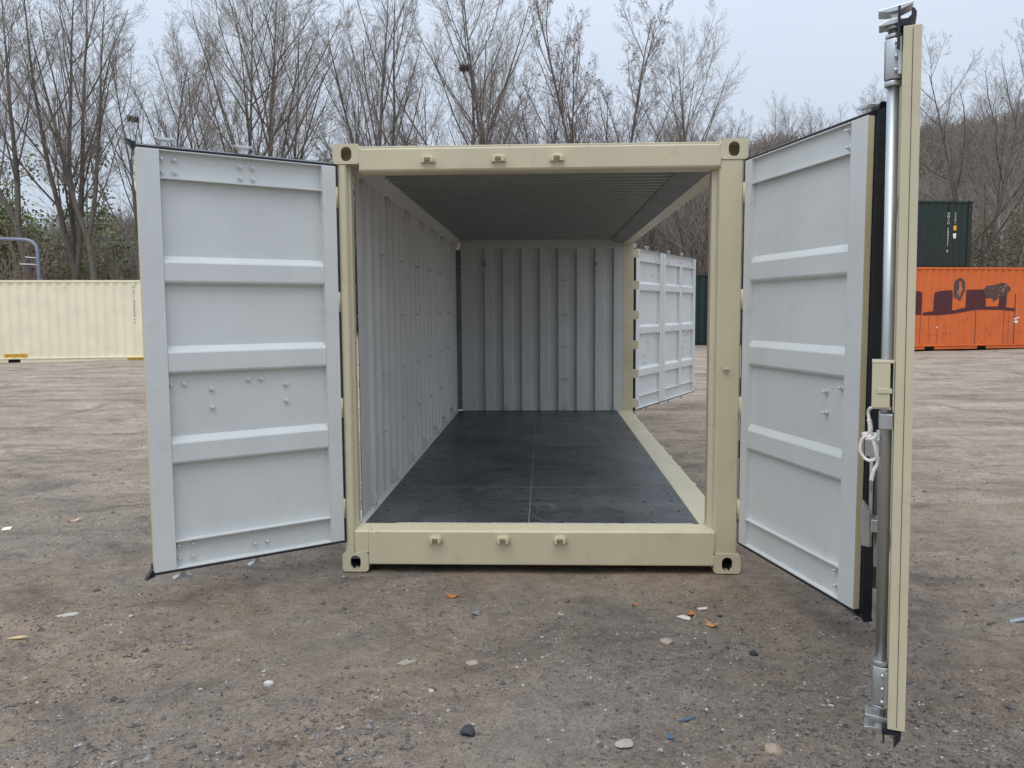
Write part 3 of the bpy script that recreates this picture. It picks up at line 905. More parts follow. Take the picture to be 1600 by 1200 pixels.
# bracket in the middle and lock box
MB().box(bu - 0.05, bu + 0.05, 0.0525, nb + 0.022, 1.215, 1.268).build('bar_bracket', STEEL2, dn, 0.005, TTn)
lbx = MB()
lbx.box(bu - 0.02, bu + 0.078, 0.0525, 0.120, 1.432, 1.440)
lbx.box(bu + 0.072, bu + 0.0775, 0.066, 0.1195, 1.290, 1.4318)
lbx.box(bu - 0.02, bu + 0.0715, 0.114, 0.1193, 1.300, 1.4318)
lbx.box(bu + 0.0777, bu + 0.081, 0.060, 0.104, 1.336, 1.352)
lbx.build('lock_box', BEIGE, dn, 0.003, TTn)
# horizontal door handle pair hanging from the inner bar (0.62 from the fold), lever and catch
hb = 0.75; hn = 0.096
hd2 = MB()
hd2.box(hb - 0.035, hb + 0.035, hn - 0.03, hn + 0.045, 1.015, 1.085)
hd2.prism([(hb - 0.02, 1.02), (hb + 0.03, 1.02), (hb + 0.05, 0.90), (hb + 0.05, 0.70), (hb + 0.01, 0.64), (hb - 0.01, 0.70), (hb - 0.01, 0.90)], 'y', hn + 0.012, hn + 0.026)
hd2.prism([(hb + 0.0, 0.95), (hb + 0.02, 0.95), (hb + 0.035, 0.64), (hb + 0.025, 0.60), (hb + 0.005, 0.62)], 'y', hn - 0.018, hn - 0.006)
hd2.tube([(hb + 0.06, hn + 0.02, 0.98), (hb + 0.07, hn + 0.022, 0.94), (hb + 0.06, hn + 0.02, 0.88)], 0.005, 6)
hd2.tube([(hb, 0.085, 0.56), (hb, 0.085, 1.12)], 0.016, 12)
hd2.build('door_handle', STEEL2, dn, 0.004, TTn)
ct = MB()
ct.prism([(hn + 0.020, 0.80), (hn + 0.048, 0.84), (hn + 0.056, 0.80), (hn + 0.050, 0.665), (hn + 0.020, 0.66)], 'x', hb + 0.02, hb + 0.09)
ct.build('handle_catch', STEEL2, dn, 0.004, TTn)
MB().box(hb + 0.02, hb + 0.12, 0.0525, hn + 0.018, 0.73, 0.78).build('handle_retainer', STEEL2, dn, 0.003, TTn)

# ------------------------------------------------------------------ rope tied to the bar
def rope(points, r=0.0085, n_str=3, pitch=0.045):
    P = [Vector(q) for q in points]
    # catmull-rom resample
    out = []
    for i in range(len(P) - 1):
        p0 = P[max(i - 1, 0)]; p1 = P[i]; p2 = P[i + 1]; p3 = P[min(i + 2, len(P) - 1)]
        for k in range(10):
            t = k / 10
            out.append(0.5 * ((2 * p1) + (p2 - p0) * t + (2 * p0 - 5 * p1 + 4 * p2 - p3) * t * t + (3 * p1 - p0 - 3 * p2 + p3) * t ** 3))
    out.append(P[-1])
    L = [0]
    for a, b in zip(out, out[1:]): L.append(L[-1] + (b - a).length)
    m = MB()
    for sidx in range(n_str):
        pts = []
        up = Vector((0.3, 0.9, 0.2)).normalized()
        for i, q in enumerate(out):
            d = (out[min(i + 1, len(out) - 1)] - out[max(i - 1, 0)]).normalized()
            a = (up - d * up.dot(d)).normalized(); b = d.cross(a)
            ang = 2 * math.pi * (L[i] / pitch + sidx / n_str)
            pts.append(q + (a * math.cos(ang) + b * math.sin(ang)) * r * 0.55)
        m.tube(pts, r * 0.60, 6)
    return m
ub = (Vector((Tn[0], Tn[1], 0)) - Vector((Mn[0], Mn[1], 0))).normalized()
nb_ = Vector((ub.y, -ub.x, 0))
def dpt(uu, nn, z):                       # point in the near door's frame
    return Vector((Mn[0], Mn[1], 0)) + ub * uu + nb_ * nn + Vector((0, 0, z))
rp = MB()
def addrope(pts, r=0.0065, pitch=0.03):
    pts = [p_ + Vector((0, 0, (1.284 - p_.z) * 0.35)) for p_ in pts]
    m = rope(pts, r * 0.85, 3, pitch * 0.8)
    rp.add(m.v, m.f, 0, True)
addrope([dpt(bu + 0.05, 0.062, 1.284), dpt(bu + 0.03, 0.10, 1.285), dpt(bu + 0.01, 0.118, 1.280), dpt(bu - 0.01, 0.128, 1.255), dpt(bu - 0.0, 0.124, 1.215)], 0.006)
addrope([dpt(bu, 0.124, 1.215), dpt(bu + 0.005, 0.120, 1.17), dpt(bu, 0.124, 1.13)], 0.0085, 0.03)
addrope([dpt(bu, 0.124, 1.135), dpt(bu - 0.01, 0.143, 1.115), dpt(bu - 0.01, 0.150, 1.06), dpt(bu - 0.01, 0.138, 1.02), dpt(bu, 0.118, 1.006), dpt(bu, 0.102, 1.02), dpt(bu, 0.096, 1.06), dpt(bu, 0.108, 1.11), dpt(bu, 0.120, 1.135)], 0.006)
addrope([dpt(bu + 0.01, 0.120, 1.14), dpt(bu + 0.012, 0.108, 1.10), dpt(bu + 0.01, 0.100, 1.05), dpt(bu + 0.0, 0.094, 1.0), dpt(bu, 0.106, 0.955), dpt(bu, 0.112, 0.905)], 0.0075)
addrope([dpt(bu + 0.012, 0.128, 1.128), dpt(bu + 0.014, 0.118, 1.118), dpt(bu + 0.012, 0.106, 1.128), dpt(bu, 0.104, 1.142), dpt(bu - 0.012, 0.14, 1.14), dpt(bu - 0.01, 0.130, 1.126)], 0.007)
ro = rp.build('rope', ROPEM, None, recalc=False)
tag(ro, 'white twisted rope knotted in a loop below the lock box on the near side door', 'rope')

# ================================================================== background containers
FONT = None
def text_mesh(body, size, name, mat):
    cu = bpy.data.curves.new('t', 'FONT'); cu.body = body; cu.size = size; cu.extrude = 0.0015
    cu.align_x = 'CENTER'; cu.align_y = 'CENTER'
    cu.resolution_u = 2
    o = bpy.data.objects.new('t', cu); COL.objects.link(o)
    dg = bpy.context.evaluated_depsgraph_get(); dg.update()
    me = bpy.data.meshes.new_from_object(o.evaluated_get(dg), depsgraph=dg)
    me.materials.clear(); me.materials.append(mat); me.name = name
    bpy.data.objects.remove(o); bpy.data.curves.remove(cu)
    return me

def back_container(label, L, Ht, mat, loc, rz, castm, pockets=(), group=None):
    """long side faces local -y; x from 0 to L"""
    c = empty('shipping_container', loc, rz)
    tag(c, label, 'container', group)
    W = 2.438
    prof = corr(L - 0.36, 0.072, 0.068, 0.070, 0.02, 0.030)
    P = lambda s, d, z: (0.18 + s, 0.045 + d, z)
    sheet('side_wall', prof, P, lambda s, d, z: (0.18 + s, 0.049 + d, z), 0.158, Ht - 0.075, c, [mat, mat])
    sheet('side_wall', prof, lambda s, d, z: (0.18 + s, W - 0.045 - d, z), lambda s, d, z: (0.18 + s, W - 0.049 - d, z), 0.158, Ht - 0.075, c, [mat, mat])
    MB().box(0.17, L - 0.17, 0.030, 0.095, Ht - 0.085, Ht - 0.018).build('top_rail', mat, c, 0.004)
    MB().box(0.17, L - 0.17, W - 0.095, W - 0.030, Ht - 0.085, Ht - 0.018).build('top_rail', mat, c, 0.004)
    MB().box(0.17, L - 0.17, 0.025, 0.09, 0.128, 0.160).build('bottom_rail', mat, c, 0.003)
    xs = [0.17]
    for a, b in pockets: xs += [a, b]
    xs.append(L - 0.17)
    for a, b in zip(xs[0::2], xs[1::2]):
        MB().box(a, b, 0.050, 0.09, 0.022, 0.126).build('bottom_rail', mat, c, 0.003)
    for a, b in pockets:
        MB().box(a + 0.01, b - 0.01, 0.10, W - 0.10, 0.03, 0.126).build('fork_pocket', DARK, c)
    MB().box(0.17, L - 0.17, W - 0.09, W - 0.03, 0.022, 0.160).build('bottom_rail', mat, c, 0.003)
    for x0 in (0.012, L - 0.17):
        for y0 in (0.012, W - 0.17):
            MB().box(x0, x0 + 0.158, y0, y0 + 0.158, 0.118, Ht - 0.118).build('corner_post', mat, c, 0.01)
    MB().box(0.16, L - 0.16, 0.08, W - 0.08, Ht - 0.05, Ht - 0.03).build('roof', mat, c)
    MB().box(0.05, 0.10, 0.17, W - 0.17, 0.05, Ht - 0.04).build('end_wall', mat, c)
    MB().box(L - 0.10, L - 0.05, 0.17, W - 0.17, 0.05, Ht - 0.04).build('end_wall', mat, c)
    for sx in (1, -1):
        for sy in (1, -1):
            for sz in (1, -1):
                link('corner_casting', castm[(sx, sy, sz)], c, 0.004, loc=(0 if sx > 0 else L, 0 if sy > 0 else W, 0 if sz > 0 else Ht))
    return c, prof

def cast_set(mat):
    me = cast.copy(); me.materials.clear(); me.materials.append(mat); me.materials.append(DARK)
    # rotate so the end holes face along x (long side faces -y)
    out = {}
    for sx in (1, -1):
        for sy in (1, -1):
            for sz in (1, -1):
                m2 = me.copy(); m2.name = 'corner_casting'
                m2.transform(Matrix(((0, 1, 0, 0), (1, 0, 0, 0), (0, 0, 1, 0), (0, 0, 0, 1)))); m2.flip_normals()
                m2.transform(Matrix.Diagonal((sx, sy, sz, 1)))
                if sx * sy * sz < 0: m2.flip_normals()
                out[(sx, sy, sz)] = m2
    return out

CS_CREAM, CS_ORANGE, CS_GREEN = cast_set(CREAM), cast_set(ORANGE), cast_set(GREENP)

def marks(parent, x, ztop, zbot, size, mat, name='marking', seed=1, y=0.040):
    """vertical run of small worn marks"""
    r = random.Random(seed); m = MB(); z = ztop
    while z > zbot:
        hgt = size * r.uniform(0.5, 1.3)
        if r.random() < 0.85:
            xo = r.uniform(-0.012, 0.012)
            m.box(x + xo - size * 0.35, x + xo + size * 0.35 * r.uniform(0.4, 1), y - 0.002, y, z - hgt, z)
        z -= hgt + size * r.uniform(0.3, 0.8)
    return m.build(name, mat, parent)

# cream container
ca = math.atan2(0.89, 4.12)
crx = math.cos(ca); cry = math.sin(ca)
s_left = -7.2                                   # left end relative to the point (-16.83, 20.05)
cream, cprof = back_container('cream container on the left behind the wide open left door', 12.192, 2.591, CREAM,
    (-16.83 + s_left * crx, 20.05 + s_left * cry, 0.045), ca, CS_CREAM, pockets=((5.30, 5.66), (7.42, 7.77)))
def on_cream(px_x): return (px_x + 16.83) / crx - s_left
x1 = on_cream(-16.72); x2 = on_cream(-16.05)
st = MB().box(x1, x2, 0.0455 - 0.004, 0.0455 - 0.001, 0.185, 0.295).build('lift_sticker', YELLOW, cream)
t = text_mesh('EMPTY LIFT ONLY', 0.072, 'sticker_text', DARKINK)
link('sticker_text', t, st, loc=((x1 + x2) / 2, 0.0395, 0.240), rot=(R(90), 0, 0))
x3 = on_cream(-13.22)
st2 = MB().box(x3, x3 + 0.62, 0.020, 0.0245, 0.040, 0.135).build('rail_sticker', YELLOW, cream)
m_ = MB()
for k in range(9): m_.box(x3 + 0.05 + k * 0.062, x3 + 0.05 + k * 0.062 + 0.035, 0.016, 0.0195, 0.062, 0.112)
m_.build('sticker_text', DARKINK, st2)
marks(cream, on_cream(-12.93), 2.36, 1.2, 0.035, DARKINK, seed=4)
MB().box(on_cream(-14.95), on_cream(-14.90), 0.030, 0.046, 2.34, 2.46).build('vent', CREAM, cream, 0.004)
MB().box(on_cream(-12.96), on_cream(-12.90), 0.030, 0.046, 2.40, 2.50).build('vent', CREAM, cream, 0.004)

# orange container
oa = math.atan2(1.03, 4.285); ocx, ocy = math.cos(oa), math.sin(oa)
cx0 = (14.55 - 12.95) / ocx                      # container centre, measured along the face from (12.95, 24.38)
oxl = cx0 - 6.096
orange, oprof = back_container('orange container with maroon overpainted letters on its side', 12.192, 2.896, ORANGE,
    (12.95 + oxl * ocx, 24.38 + oxl * ocy, 0.115), oa, CS_ORANGE, pockets=((4.85, 5.24), (6.96, 7.33)))
def o_s(px):                                     # image column -> position along the face
    a = math.atan((px - 800) / 1293.8) - 0.0388
    ta = math.tan(a)
    # ray (0.029 + ta*d, -4.959 + d) meets the face line
    d = (( 24.38 + 4.959) * 1 + (0.029 - 12.95) * (ocy / ocx)) / (1 - ta * ocy / ocx)
    return (0.029 + ta * d - 12.95) / ocx - oxl
def o_z(px, py):
    s = o_s(px); X = 12.95 + (s + oxl) * ocx; Y = 24.38 + (s + oxl) * ocy
    v = Vector((X - 0.029, Y + 4.959, 0)); 
    # solve z so that it projects to py
    A = v.dot(_u); B = v.dot(_f)
    k = (600 - py) / 1293.8
    return (k * B - A) / (_u.z - k * _f.z) + 1.6069 - 0.115
def patch(name, top, bot, mat, y=0.0405, parent=None):
    """painted patch that follows the corrugation: top / bot are polylines of image points"""
    tp = [(o_s(a), o_z(a, b)) for a, b in top]; bp = [(o_s(a), o_z(a, b)) for a, b in bot]
    s0, s1 = tp[0][0], tp[-1][0]
    cuts = sorted({s0, s1} | {q[0] for q in tp + bp if s0 < q[0] < s1} | {0.18 + q[0] for q in oprof if s0 < 0.18 + q[0] < s1})
    f = lambda pl, s: float(np.interp(s, [q[0] for q in pl], [q[1] for q in pl]))
    v = []; fc = []
    for s in cuts:
        d = corr_at(oprof, s - 0.18)
        v += [(s, y + d, f(bp, s)), (s, y + d, f(tp, s))]
    for i in range(len(cuts) - 1):
        fc.append((2 * i, 2 * i + 2, 2 * i + 3, 2 * i + 1))
    m = MB().add(v, fc)
    return m.build(name, mat, parent or orange, recalc=False)
zx = lambda x, y: (1425 + x / 8.571, 410 + y / 8.571)
patch('painted_patch', [zx(-120, 385), zx(95, 385), zx(128, 410)], [zx(-120, 700), zx(118, 705), zx(128, 700)], MAROON)
patch('painted_patch', [zx(148, 672), zx(285, 655), zx(288, 600), zx(278, 570), zx(296, 400), zx(390, 378), zx(515, 370), zx(540, 400), zx(541, 645), zx(715, 602), zx(722, 365), zx(968, 360), zx(978, 480), zx(980, 590), zx(1145, 590), zx(1160, 470), zx(1165, 370), zx(1232, 350), zx(1236, 470), zx(1238, 598), zx(1388, 615)],
      [zx(148, 714), zx(400, 705), zx(550, 690), zx(860, 635), zx(1180, 636), zx(1388, 656)], MAROON)
patch('scraped_patch', [zx(553, 270), zx(572, 235), zx(620, 205), zx(660, 215), zx(690, 262), zx(692, 300)], [zx(553, 478), zx(595, 480), zx(622, 515), zx(652, 500), zx(672, 420), zx(692, 380)], SCRAPE, y=0.0365)
patch('scraped_patch', [zx(952, 350), zx(985, 312), zx(1080, 302), zx(1180, 272), zx(1240, 280), zx(1300, 330), zx(1306, 360)], [zx(952, 420), zx(990, 478), zx(1060, 480), zx(1095, 525), zx(1150, 470), zx(1240, 440), zx(1306, 370)], SCRAPE, y=0.0365)
patch('painted_patch', [zx(612, 262), zx(632, 250), zx(652, 285)], [zx(612, 400), zx(632, 470), zx(652, 400)], ORANGE, y=0.0335)
LIGHTSCR = simple('light_scratch', (0.42, 0.36, 0.32), 0.8)
_r = random.Random(9)
for k in range(16):
    a_ = _r.uniform(1030, 1270); b_ = _r.uniform(300, 440) if a_ < 1200 else _r.uniform(290, 360)
    patch('scratch', [zx(a_, b_), zx(a_ + _r.uniform(6, 22), b_ + _r.uniform(-30, 30))], [zx(a_, b_ + 8), zx(a_ + 20, b_ + _r.uniform(0, 40))], LIGHTSCR if _r.random() < 0.75 else ORANGE, y=0.0335)
for k in range(7):
    a_ = _r.uniform(590, 670); b_ = _r.uniform(260, 420)
    patch('scratch', [zx(a_, b_), zx(a_ + 5, b_)], [zx(a_, b_ + 50), zx(a_ + 5, b_ + 30)], LIGHTSCR, y=0.0315)
patch('scraped_patch', [zx(1236, 330), zx(1262, 330)], [zx(1236, 600), zx(1262, 560)], SCRAPE, y=0.0345)
patch('white_splash', [zx(1375, 750), zx(1450, 720)], [zx(1378, 770), zx(1452, 728)], WHITEM, y=0.0365)
patch('white_splash', [zx(1375, 785), zx(1398, 775), zx(1420, 790)], [zx(1375, 798), zx(1398, 815), zx(1420, 800)], WHITEM, y=0.0365)
patch('white_splash', [zx(333, 865), zx(345, 850), zx(358, 868)], [zx(333, 875), zx(345, 885), zx(358, 875)], WHITEM, y=0.0365)
rr_ = random.Random(5)
for k in range(46):                               # rust chips, small and scattered low on the wall
    a = rr_.uniform(20, 1490); b = rr_.choice([rr_.uniform(700, 800), rr_.uniform(820, 1080), rr_.uniform(900, 1080)])
    w = rr_.uniform(5, 20); h_ = rr_.uniform(4, 14)
    patch('rust_chip', [zx(a, b), zx(a + w / 2, b - h_ / 2), zx(a + w, b)], [zx(a, b + 1), zx(a + w / 2, b + h_), zx(a + w, b + 2)], SCRAPE, y=0.0385)
for a, w in ((112, 5), (225, 4), (345, 4), (850, 7), (1225, 6), (1375, 10), (1300, 3)):   # rust runs down the folds
    patch('rust_streak', [zx(a, 640 if a != 1375 else 420), zx(a + w, 640 if a != 1375 else 420)], [zx(a, 1090), zx(a + w, 1090)], SCRAPE, y=0.0388)

# upper dark green container, standing on another behind the orange one
ga = math.atan2(0.39, 2.04); gcx, gcy = math.cos(ga), math.sin(ga)
GL = 6.058
def green_pos(z): return (16.42 - GL * gcx, 27.78 - GL * gcy, z)
gcont, gprof = back_container('dark green container with white number, stacked up behind the orange one', GL, 2.591, GREENP, green_pos(3.055), ga, CS_GREEN)
back_container('dark green container hidden behind the orange one, carrying the upper green one', GL, 2.896, GREENP, green_pos(0.125), ga, CS_GREEN)
def vtext(parent, body, x, ztop, step, size, mat):
    z = ztop
    r0 = MB()
    vs, fs = [], []
    for ch in body:
        if ch != ' ':
            me = text_mesh(ch, size, 'marking', mat)
            o = len(vs)
            vs += [(x + v.co.x, 0.0395 - v.co.z, z + v.co.y) for v in me.vertices]
            fs += [tuple(i + o for i in pl.vertices) for pl in me.polygons]
            bpy.data.meshes.remove(me)
        z -= step
    m = MB().add(vs, fs)
    return m.build('marking', mat, parent, recalc=False)
gk = 0.18 + 0.02 + 0.278 * 19 + 0.036
gk1 = GL - 0.985; gk2 = GL - 0.700
vtext(gcont, 'UMSU 200431 8', gk1, 2.10, 0.118, 0.135, WHITEM)
vtext(gcont, '22G1', gk2, 2.10, 0.118, 0.125, WHITEM)
MB().box(gk2 - 0.06, gk2 + 0.06, 0.034, 0.040, 1.47, 1.65).build('yellow_sticker', YELLOW, gcont)
MB().prism([(gk2 - 0.07, 1.36), (gk2 - 0.07, 1.26), (gk2 - 0.04, 1.16), (gk2 + 0.03, 1.16), (gk2 + 0.06, 1.26), (gk2 + 0.06, 1.36)], 'y', 0.034, 0.040).build('white_sticker', WHITEM, gcont)
MB().box(gk1 - 0.04, gk1 + 0.03, 0.030, 0.046, 2.22, 2.36).build('vent', DARK, gcont)
# low dark green container further back
la = R(11)
back_container('dark green container standing behind the far open side door', 12.192, 2.896, GREENP,
    (6.5 - 8.6 * math.cos(la), 28.8 - 8.6 * math.sin(la), 0.085), la, CS_GREEN)

# ------------------------------------------------------------------ pole, cables, nests
pole = empty('lamp_post', (-25.3, 36.0, 0.1))
MB().tube([(0, 0, 0), (0, 0, 4.55), (-0.06, 0, 4.85), (-0.28, 0, 5.08), (-0.60, 0, 5.16), (-1.9, 0, 5.22)], 0.085, 12).build('post', POLEM, pole)
MB().tube([(0, 0, 3.92), (-0.95, 0, 3.96)], 0.022, 8).build('rail', WHITEM, pole)
MB().tube([(0, 0, 4.25), (-0.65, 0, 4.30)], 0.022, 8).build('rail', WHITEM, pole)
tag(pole, 'bent blue-grey steel post with two thin white rails above the cream container', 'post')
for (za, zb, yy, lab) in ((7.75, 7.05, 47.0, 'uppermost thin cable strung in front of the wooded hill'), (6.35, 6.35, 47.3, 'lower thin cable strung in front of the wooded hill')):
    pts = [(-70 + 10 * k, yy, za + (zb - za) * k / 14 - 0.35 * math.sin(math.pi * ((k % 7) / 7.0))) for k in range(15)]
    tag(MB().tube(pts, 0.016, 5).build('overhead_cable', CABLEM), lab, 'cable', None)
for (px_, py_, pz_, lab) in ((-4.08, 39.6, 14.25, 'dark twig nest high in the tall tree near the middle'), (-21.9, 39.6, 11.9, 'small dark twig nest above the left door')):
    m = MB(); r = random.Random(int(abs(px_) * 10))
    for k in range(90):
        a = r.uniform(0, 6.28); b = r.uniform(-0.5, 0.5)
        c = Vector((math.cos(a) * 0.16, math.sin(a) * 0.16, b * 0.22)); d = Vector((-math.sin(a), math.cos(a), r.uniform(-.5, .5))) * 0.24
        m.tube([c - d, c + d * 0.2 + Vector((0, 0, -.03)), c + d], 0.014, 3)
    tag(m.build('bird_nest', BARK, None, loc=(px_, py_, pz_), recalc=False), lab, 'nest')

# ================================================================== trees
def norm(a): return a / np.linalg.norm(a)
def tree_arrays(seed, H, r0, lv, lean=0.04, forks=1, fork_z=0.2, spread=0.25, leaf=None, first=0.18, sides=(9, 6, 4, 3, 3)):
    rg = np.random.default_rng(seed)
    polys = {}            # (level, nseg, sides) -> lists
    leaves = []
    def walk(p, d, L, r, nseg, wander, trop, rend):
        P = [p]; D = [d]
        for i in range(nseg):
            d = norm(d + rg.normal(0, wander, 3) + np.array([0, 0, trop]))
            p = p + d * L / nseg
            P.append(p); D.append(d)
        rad = r + (rend - r) * np.linspace(0, 1, nseg + 1)
        return P, D, rad
    def emit(level, P, rad):
        polys.setdefault((min(level, 4), len(P)), []).append((P, rad))
    def grow(P, D, rad, L, level):
        if level >= len(lv): return
        n, t0, angm, ratio, nseg, wander, trop = lv[level]
        ns = len(P) - 1
        phi = rg.uniform(0, 6.28)
        for i in range(n):
            t = t0 + (1 - t0) * (i + rg.uniform(0.1, 0.9)) / n
            k = min(int(t * ns), ns - 1); f = t * ns - k
            p = P[k] + (P[k + 1] - P[k]) * f; d = D[k + 1]
            a = norm(np.cross(d, rg.normal(0, 1, 3))) if level > 1 else None
            if a is None:
                phi += 2.4 + rg.uniform(-.5, .5)
                x = norm(np.cross(d, np.array([0.2, 1, 0.1]))); y = np.cross(d, x)
                a = x * math.cos(phi) + y * math.sin(phi)
            ang = angm * rg.uniform(0.7, 1.3)
            nd = norm(d * math.cos(ang) + a * math.sin(ang))
            if nd[2] < -0.1: nd[2] *= -0.3; nd = norm(nd)
            l = L * ratio * (1.05 - (0.68 if level == 1 else 0.62) * t) * rg.uniform(0.75, 1.2)
            rr = min(rad[k] * 0.60, max(0.0055, l * (0.0085 if level == 1 else 0.0064)))
            PP, DD, RR = walk(p, nd, l, rr, nseg, wander, trop, max(0.0044, rr * 0.32))
            emit(level, PP, RR)
            if leaf and level >= len(lv) - 1 and rg.random() < leaf[0]:
                for _ in range(leaf[1]):
                    q = PP[rg.integers(1, len(PP))] + rg.normal(0, leaf[3], 3)
                    leaves.append(q)
            grow(PP, DD, RR, l, level + 1)
    # trunk(s)
    P0, D0, R0 = walk(np.zeros(3), norm(np.array([rg.normal(0, lean), rg.normal(0, lean), 1.0])), H * fork_z if forks > 1 else H * 0.97, r0, 10, 0.035, 0.05, r0 * 0.85 if forks > 1 else 0.02)
    trunk = [(P0, R0)]
    if forks == 1:
        grow(P0, D0, R0, H, 1)
    else:
        a0 = rg.uniform(0, 6.28)
        for k in range(forks):
            a = a0 + k * 6.28 / forks
            d = norm(np.array([math.cos(a) * spread, math.sin(a) * spread * 0.7, 1.0]))
            l = H * (0.97 - fork_z) * rg.uniform(0.86, 1.0)
            PP, DD, RR = walk(P0[-1], d, l, r0 * 0.72, 10, 0.04, 0.045, 0.02)
            trunk.append((PP, RR))
            grow(PP, DD, RR, l * 0.92, 1)
    return trunk, polys, leaves

def batch_tubes(items, n):
    P = np.array([i[0] for i in items]); Rr = np.array([i[1] for i in items])
    B, K, _ = P.shape
    d = P[:, -1] - P[:, 0]; d /= np.linalg.norm(d, axis=1, keepdims=True)
    ref = np.where(np.abs(d[:, 2:3]) < 0.9, np.array([[0, 0, 1.0]]), np.array([[1.0, 0, 0]]))
    u = np.cross(d, ref); u /= np.linalg.norm(u, axis=1, keepdims=True); w = np.cross(d, u)
    a = np.arange(n) * 2 * np.pi / n
    ring = u[:, None, None, :] * np.cos(a)[None, None, :, None] + w[:, None, None, :] * np.sin(a)[None, None, :, None]
    V = P[:, :, None, :] + ring * Rr[:, :, None, None]
    V = V.reshape(-1, 3)
    k = np.arange(n); kn = (k + 1) % n
    q = np.stack([k, kn, n + kn, n + k], 1)                        # one segment
    F = (q[None, None] + (np.arange(K - 1) * n)[None, :, None, None] + (np.arange(B) * K * n)[:, None, None, None]).reshape(-1, 4)
    return V, F

def leaf_quads(leaves, size, rg):
    L = np.array(leaves); m = len(L)
    a = rg.normal(0, 1, (m, 3)); a /= np.linalg.norm(a, axis=1, keepdims=True)
    b = np.cross(a, rg.normal(0, 1, (m, 3))); b /= np.linalg.norm(b, axis=1, keepdims=True)
    s = size * rg.uniform(0.6, 1.4, (m, 1))
    V = np.stack([L - a * s, L + b * s * 0.55, L + a * s, L - b * s * 0.55], 1).reshape(-1, 3)
    F = (np.arange(m) * 4)[:, None] + np.arange(4)[None]
    return V, F

def tree_proto(seed, H, r0, lv, bark_m, twig_m, leaf_m=None, leaf=None, **kw):
    trunk, polys, leaves = tree_arrays(seed, H, r0, lv, leaf=leaf, **kw)
    V, F = batch_tubes([trunk[0]], 10)
    Vs, Fs, o = [V], [F], len(V)
    if len(trunk) > 1:
        V, F = batch_tubes(trunk[1:], 9); Vs.append(V); Fs.append(F + o)
    tm = np_mesh('trunk', np.concatenate(Vs), np.concatenate(Fs), bark_m, smooth=True)
    Vs, Fs, mi, o = [], [], [], 0
    for (lvl, K), items in sorted(polys.items()):
        V, F = batch_tubes(items, {1: 6, 2: 4}.get(lvl, 3))
        Vs.append(V); Fs.append(F + o); o += len(V); mi.append(np.full(len(F), 0 if lvl <= 1 else 1))
    if leaves:
        V, F = leaf_quads(leaves, leaf[2], np.random.default_rng(seed + 50))
        Vs.append(V); Fs.append(F + o); mi.append(np.full(len(F), 2))
    cm = np_mesh('crown', np.concatenate(Vs), np.concatenate(Fs), [bark_m, twig_m] + ([leaf_m] if leaf_m else []), mi=np.concatenate(mi))
    return tm, cm

# level specs: n, t0, angle, length ratio, nseg, wander, upward pull   (index 0 unused)
VASE = [None, (20, 0.18, R(38), 0.60, 8, 0.05, 0.07), (11, 0.12, R(34), 0.46, 5, 0.07, 0.06), (8, 0.15, R(34), 0.50, 3, 0.09, 0.05), (5, 0.2, R(32), 0.55, 2, 0.10, 0.04)]
MULTI = [None, (14, 0.12, R(32), 0.52, 8, 0.05, 0.07), (9, 0.12, R(34), 0.46, 5, 0.07, 0.06), (7, 0.15, R(34), 0.52, 3, 0.09, 0.05), (5, 0.2, R(32), 0.55, 2, 0.10, 0.03)]
BROAD = [None, (17, 0.16, R(48), 0.62, 8, 0.07, 0.075), (10, 0.15, R(38), 0.45, 5, 0.09, 0.06), (7, 0.15, R(38), 0.5, 3, 0.11, 0.05), (4, 0.2, R(36), 0.55, 2, 0.12, 0.02)]
SLIM = [None, (16, 0.22, R(30), 0.46, 7, 0.05, 0.07), (9, 0.12, R(30), 0.46, 4, 0.07, 0.06), (6, 0.15, R(32), 0.5, 3, 0.09, 0.05), (4, 0.2, R(30), 0.55, 2, 0.10, 0.03)]
PROTO = {
    'vase': tree_proto(11, 18, 0.17, VASE, BARK, TWIG, first=0.2),
    'vase2': tree_proto(23, 18, 0.165, VASE, BARK, TWIG, lean=0.08),
    'multi': tree_proto(31, 18, 0.21, MULTI, BARK, TWIG, forks=3, fork_z=0.16, spread=0.24),
    'fork': tree_proto(47, 18, 0.19, MULTI, BARK, TWIG, forks=2, fork_z=0.30, spread=0.26),
    'slim': tree_proto(59, 18, 0.12, SLIM, BARK, TWIG),
    'leafy': tree_proto(64, 18, 0.17, MULTI, BARK, TWIGR, BROWNLEAF, (0.14, 1, 0.05, 0.05), forks=2, fork_z=0.14, spread=0.34),
    'broad': tree_proto(72, 18, 0.21, BROAD, BARK, TWIG, forks=3, fork_z=0.16, spread=0.42),
}
def place_tree(kind, x, y, H, rz, label, group=None, name='bare_tree', tilt=(0, 0), sxy=1.0):
    z = float(ground_z(x, y)) if y < 47 else float(hill_z(x, y))
    if name == 'bare_tree' and kind != 'pale': H *= 1.0
    r = empty(name, (x, y, z - 0.1), rz)
    s = H / 18.0
    r.rotation_euler = (R(tilt[0]), R(tilt[1]), rz)
    r.scale = (s * sxy, s * sxy, s)
    tm, cm = PROTO[kind]
    link('trunk', tm, r); link('crown', cm, r)
    tag(r, label, 'tree', group)
    return r
def px_x(px, Y):
    return 0.029 + (Y + 4.959) * math.tan(math.atan((px - 800) / 1293.8) - 0.0388)

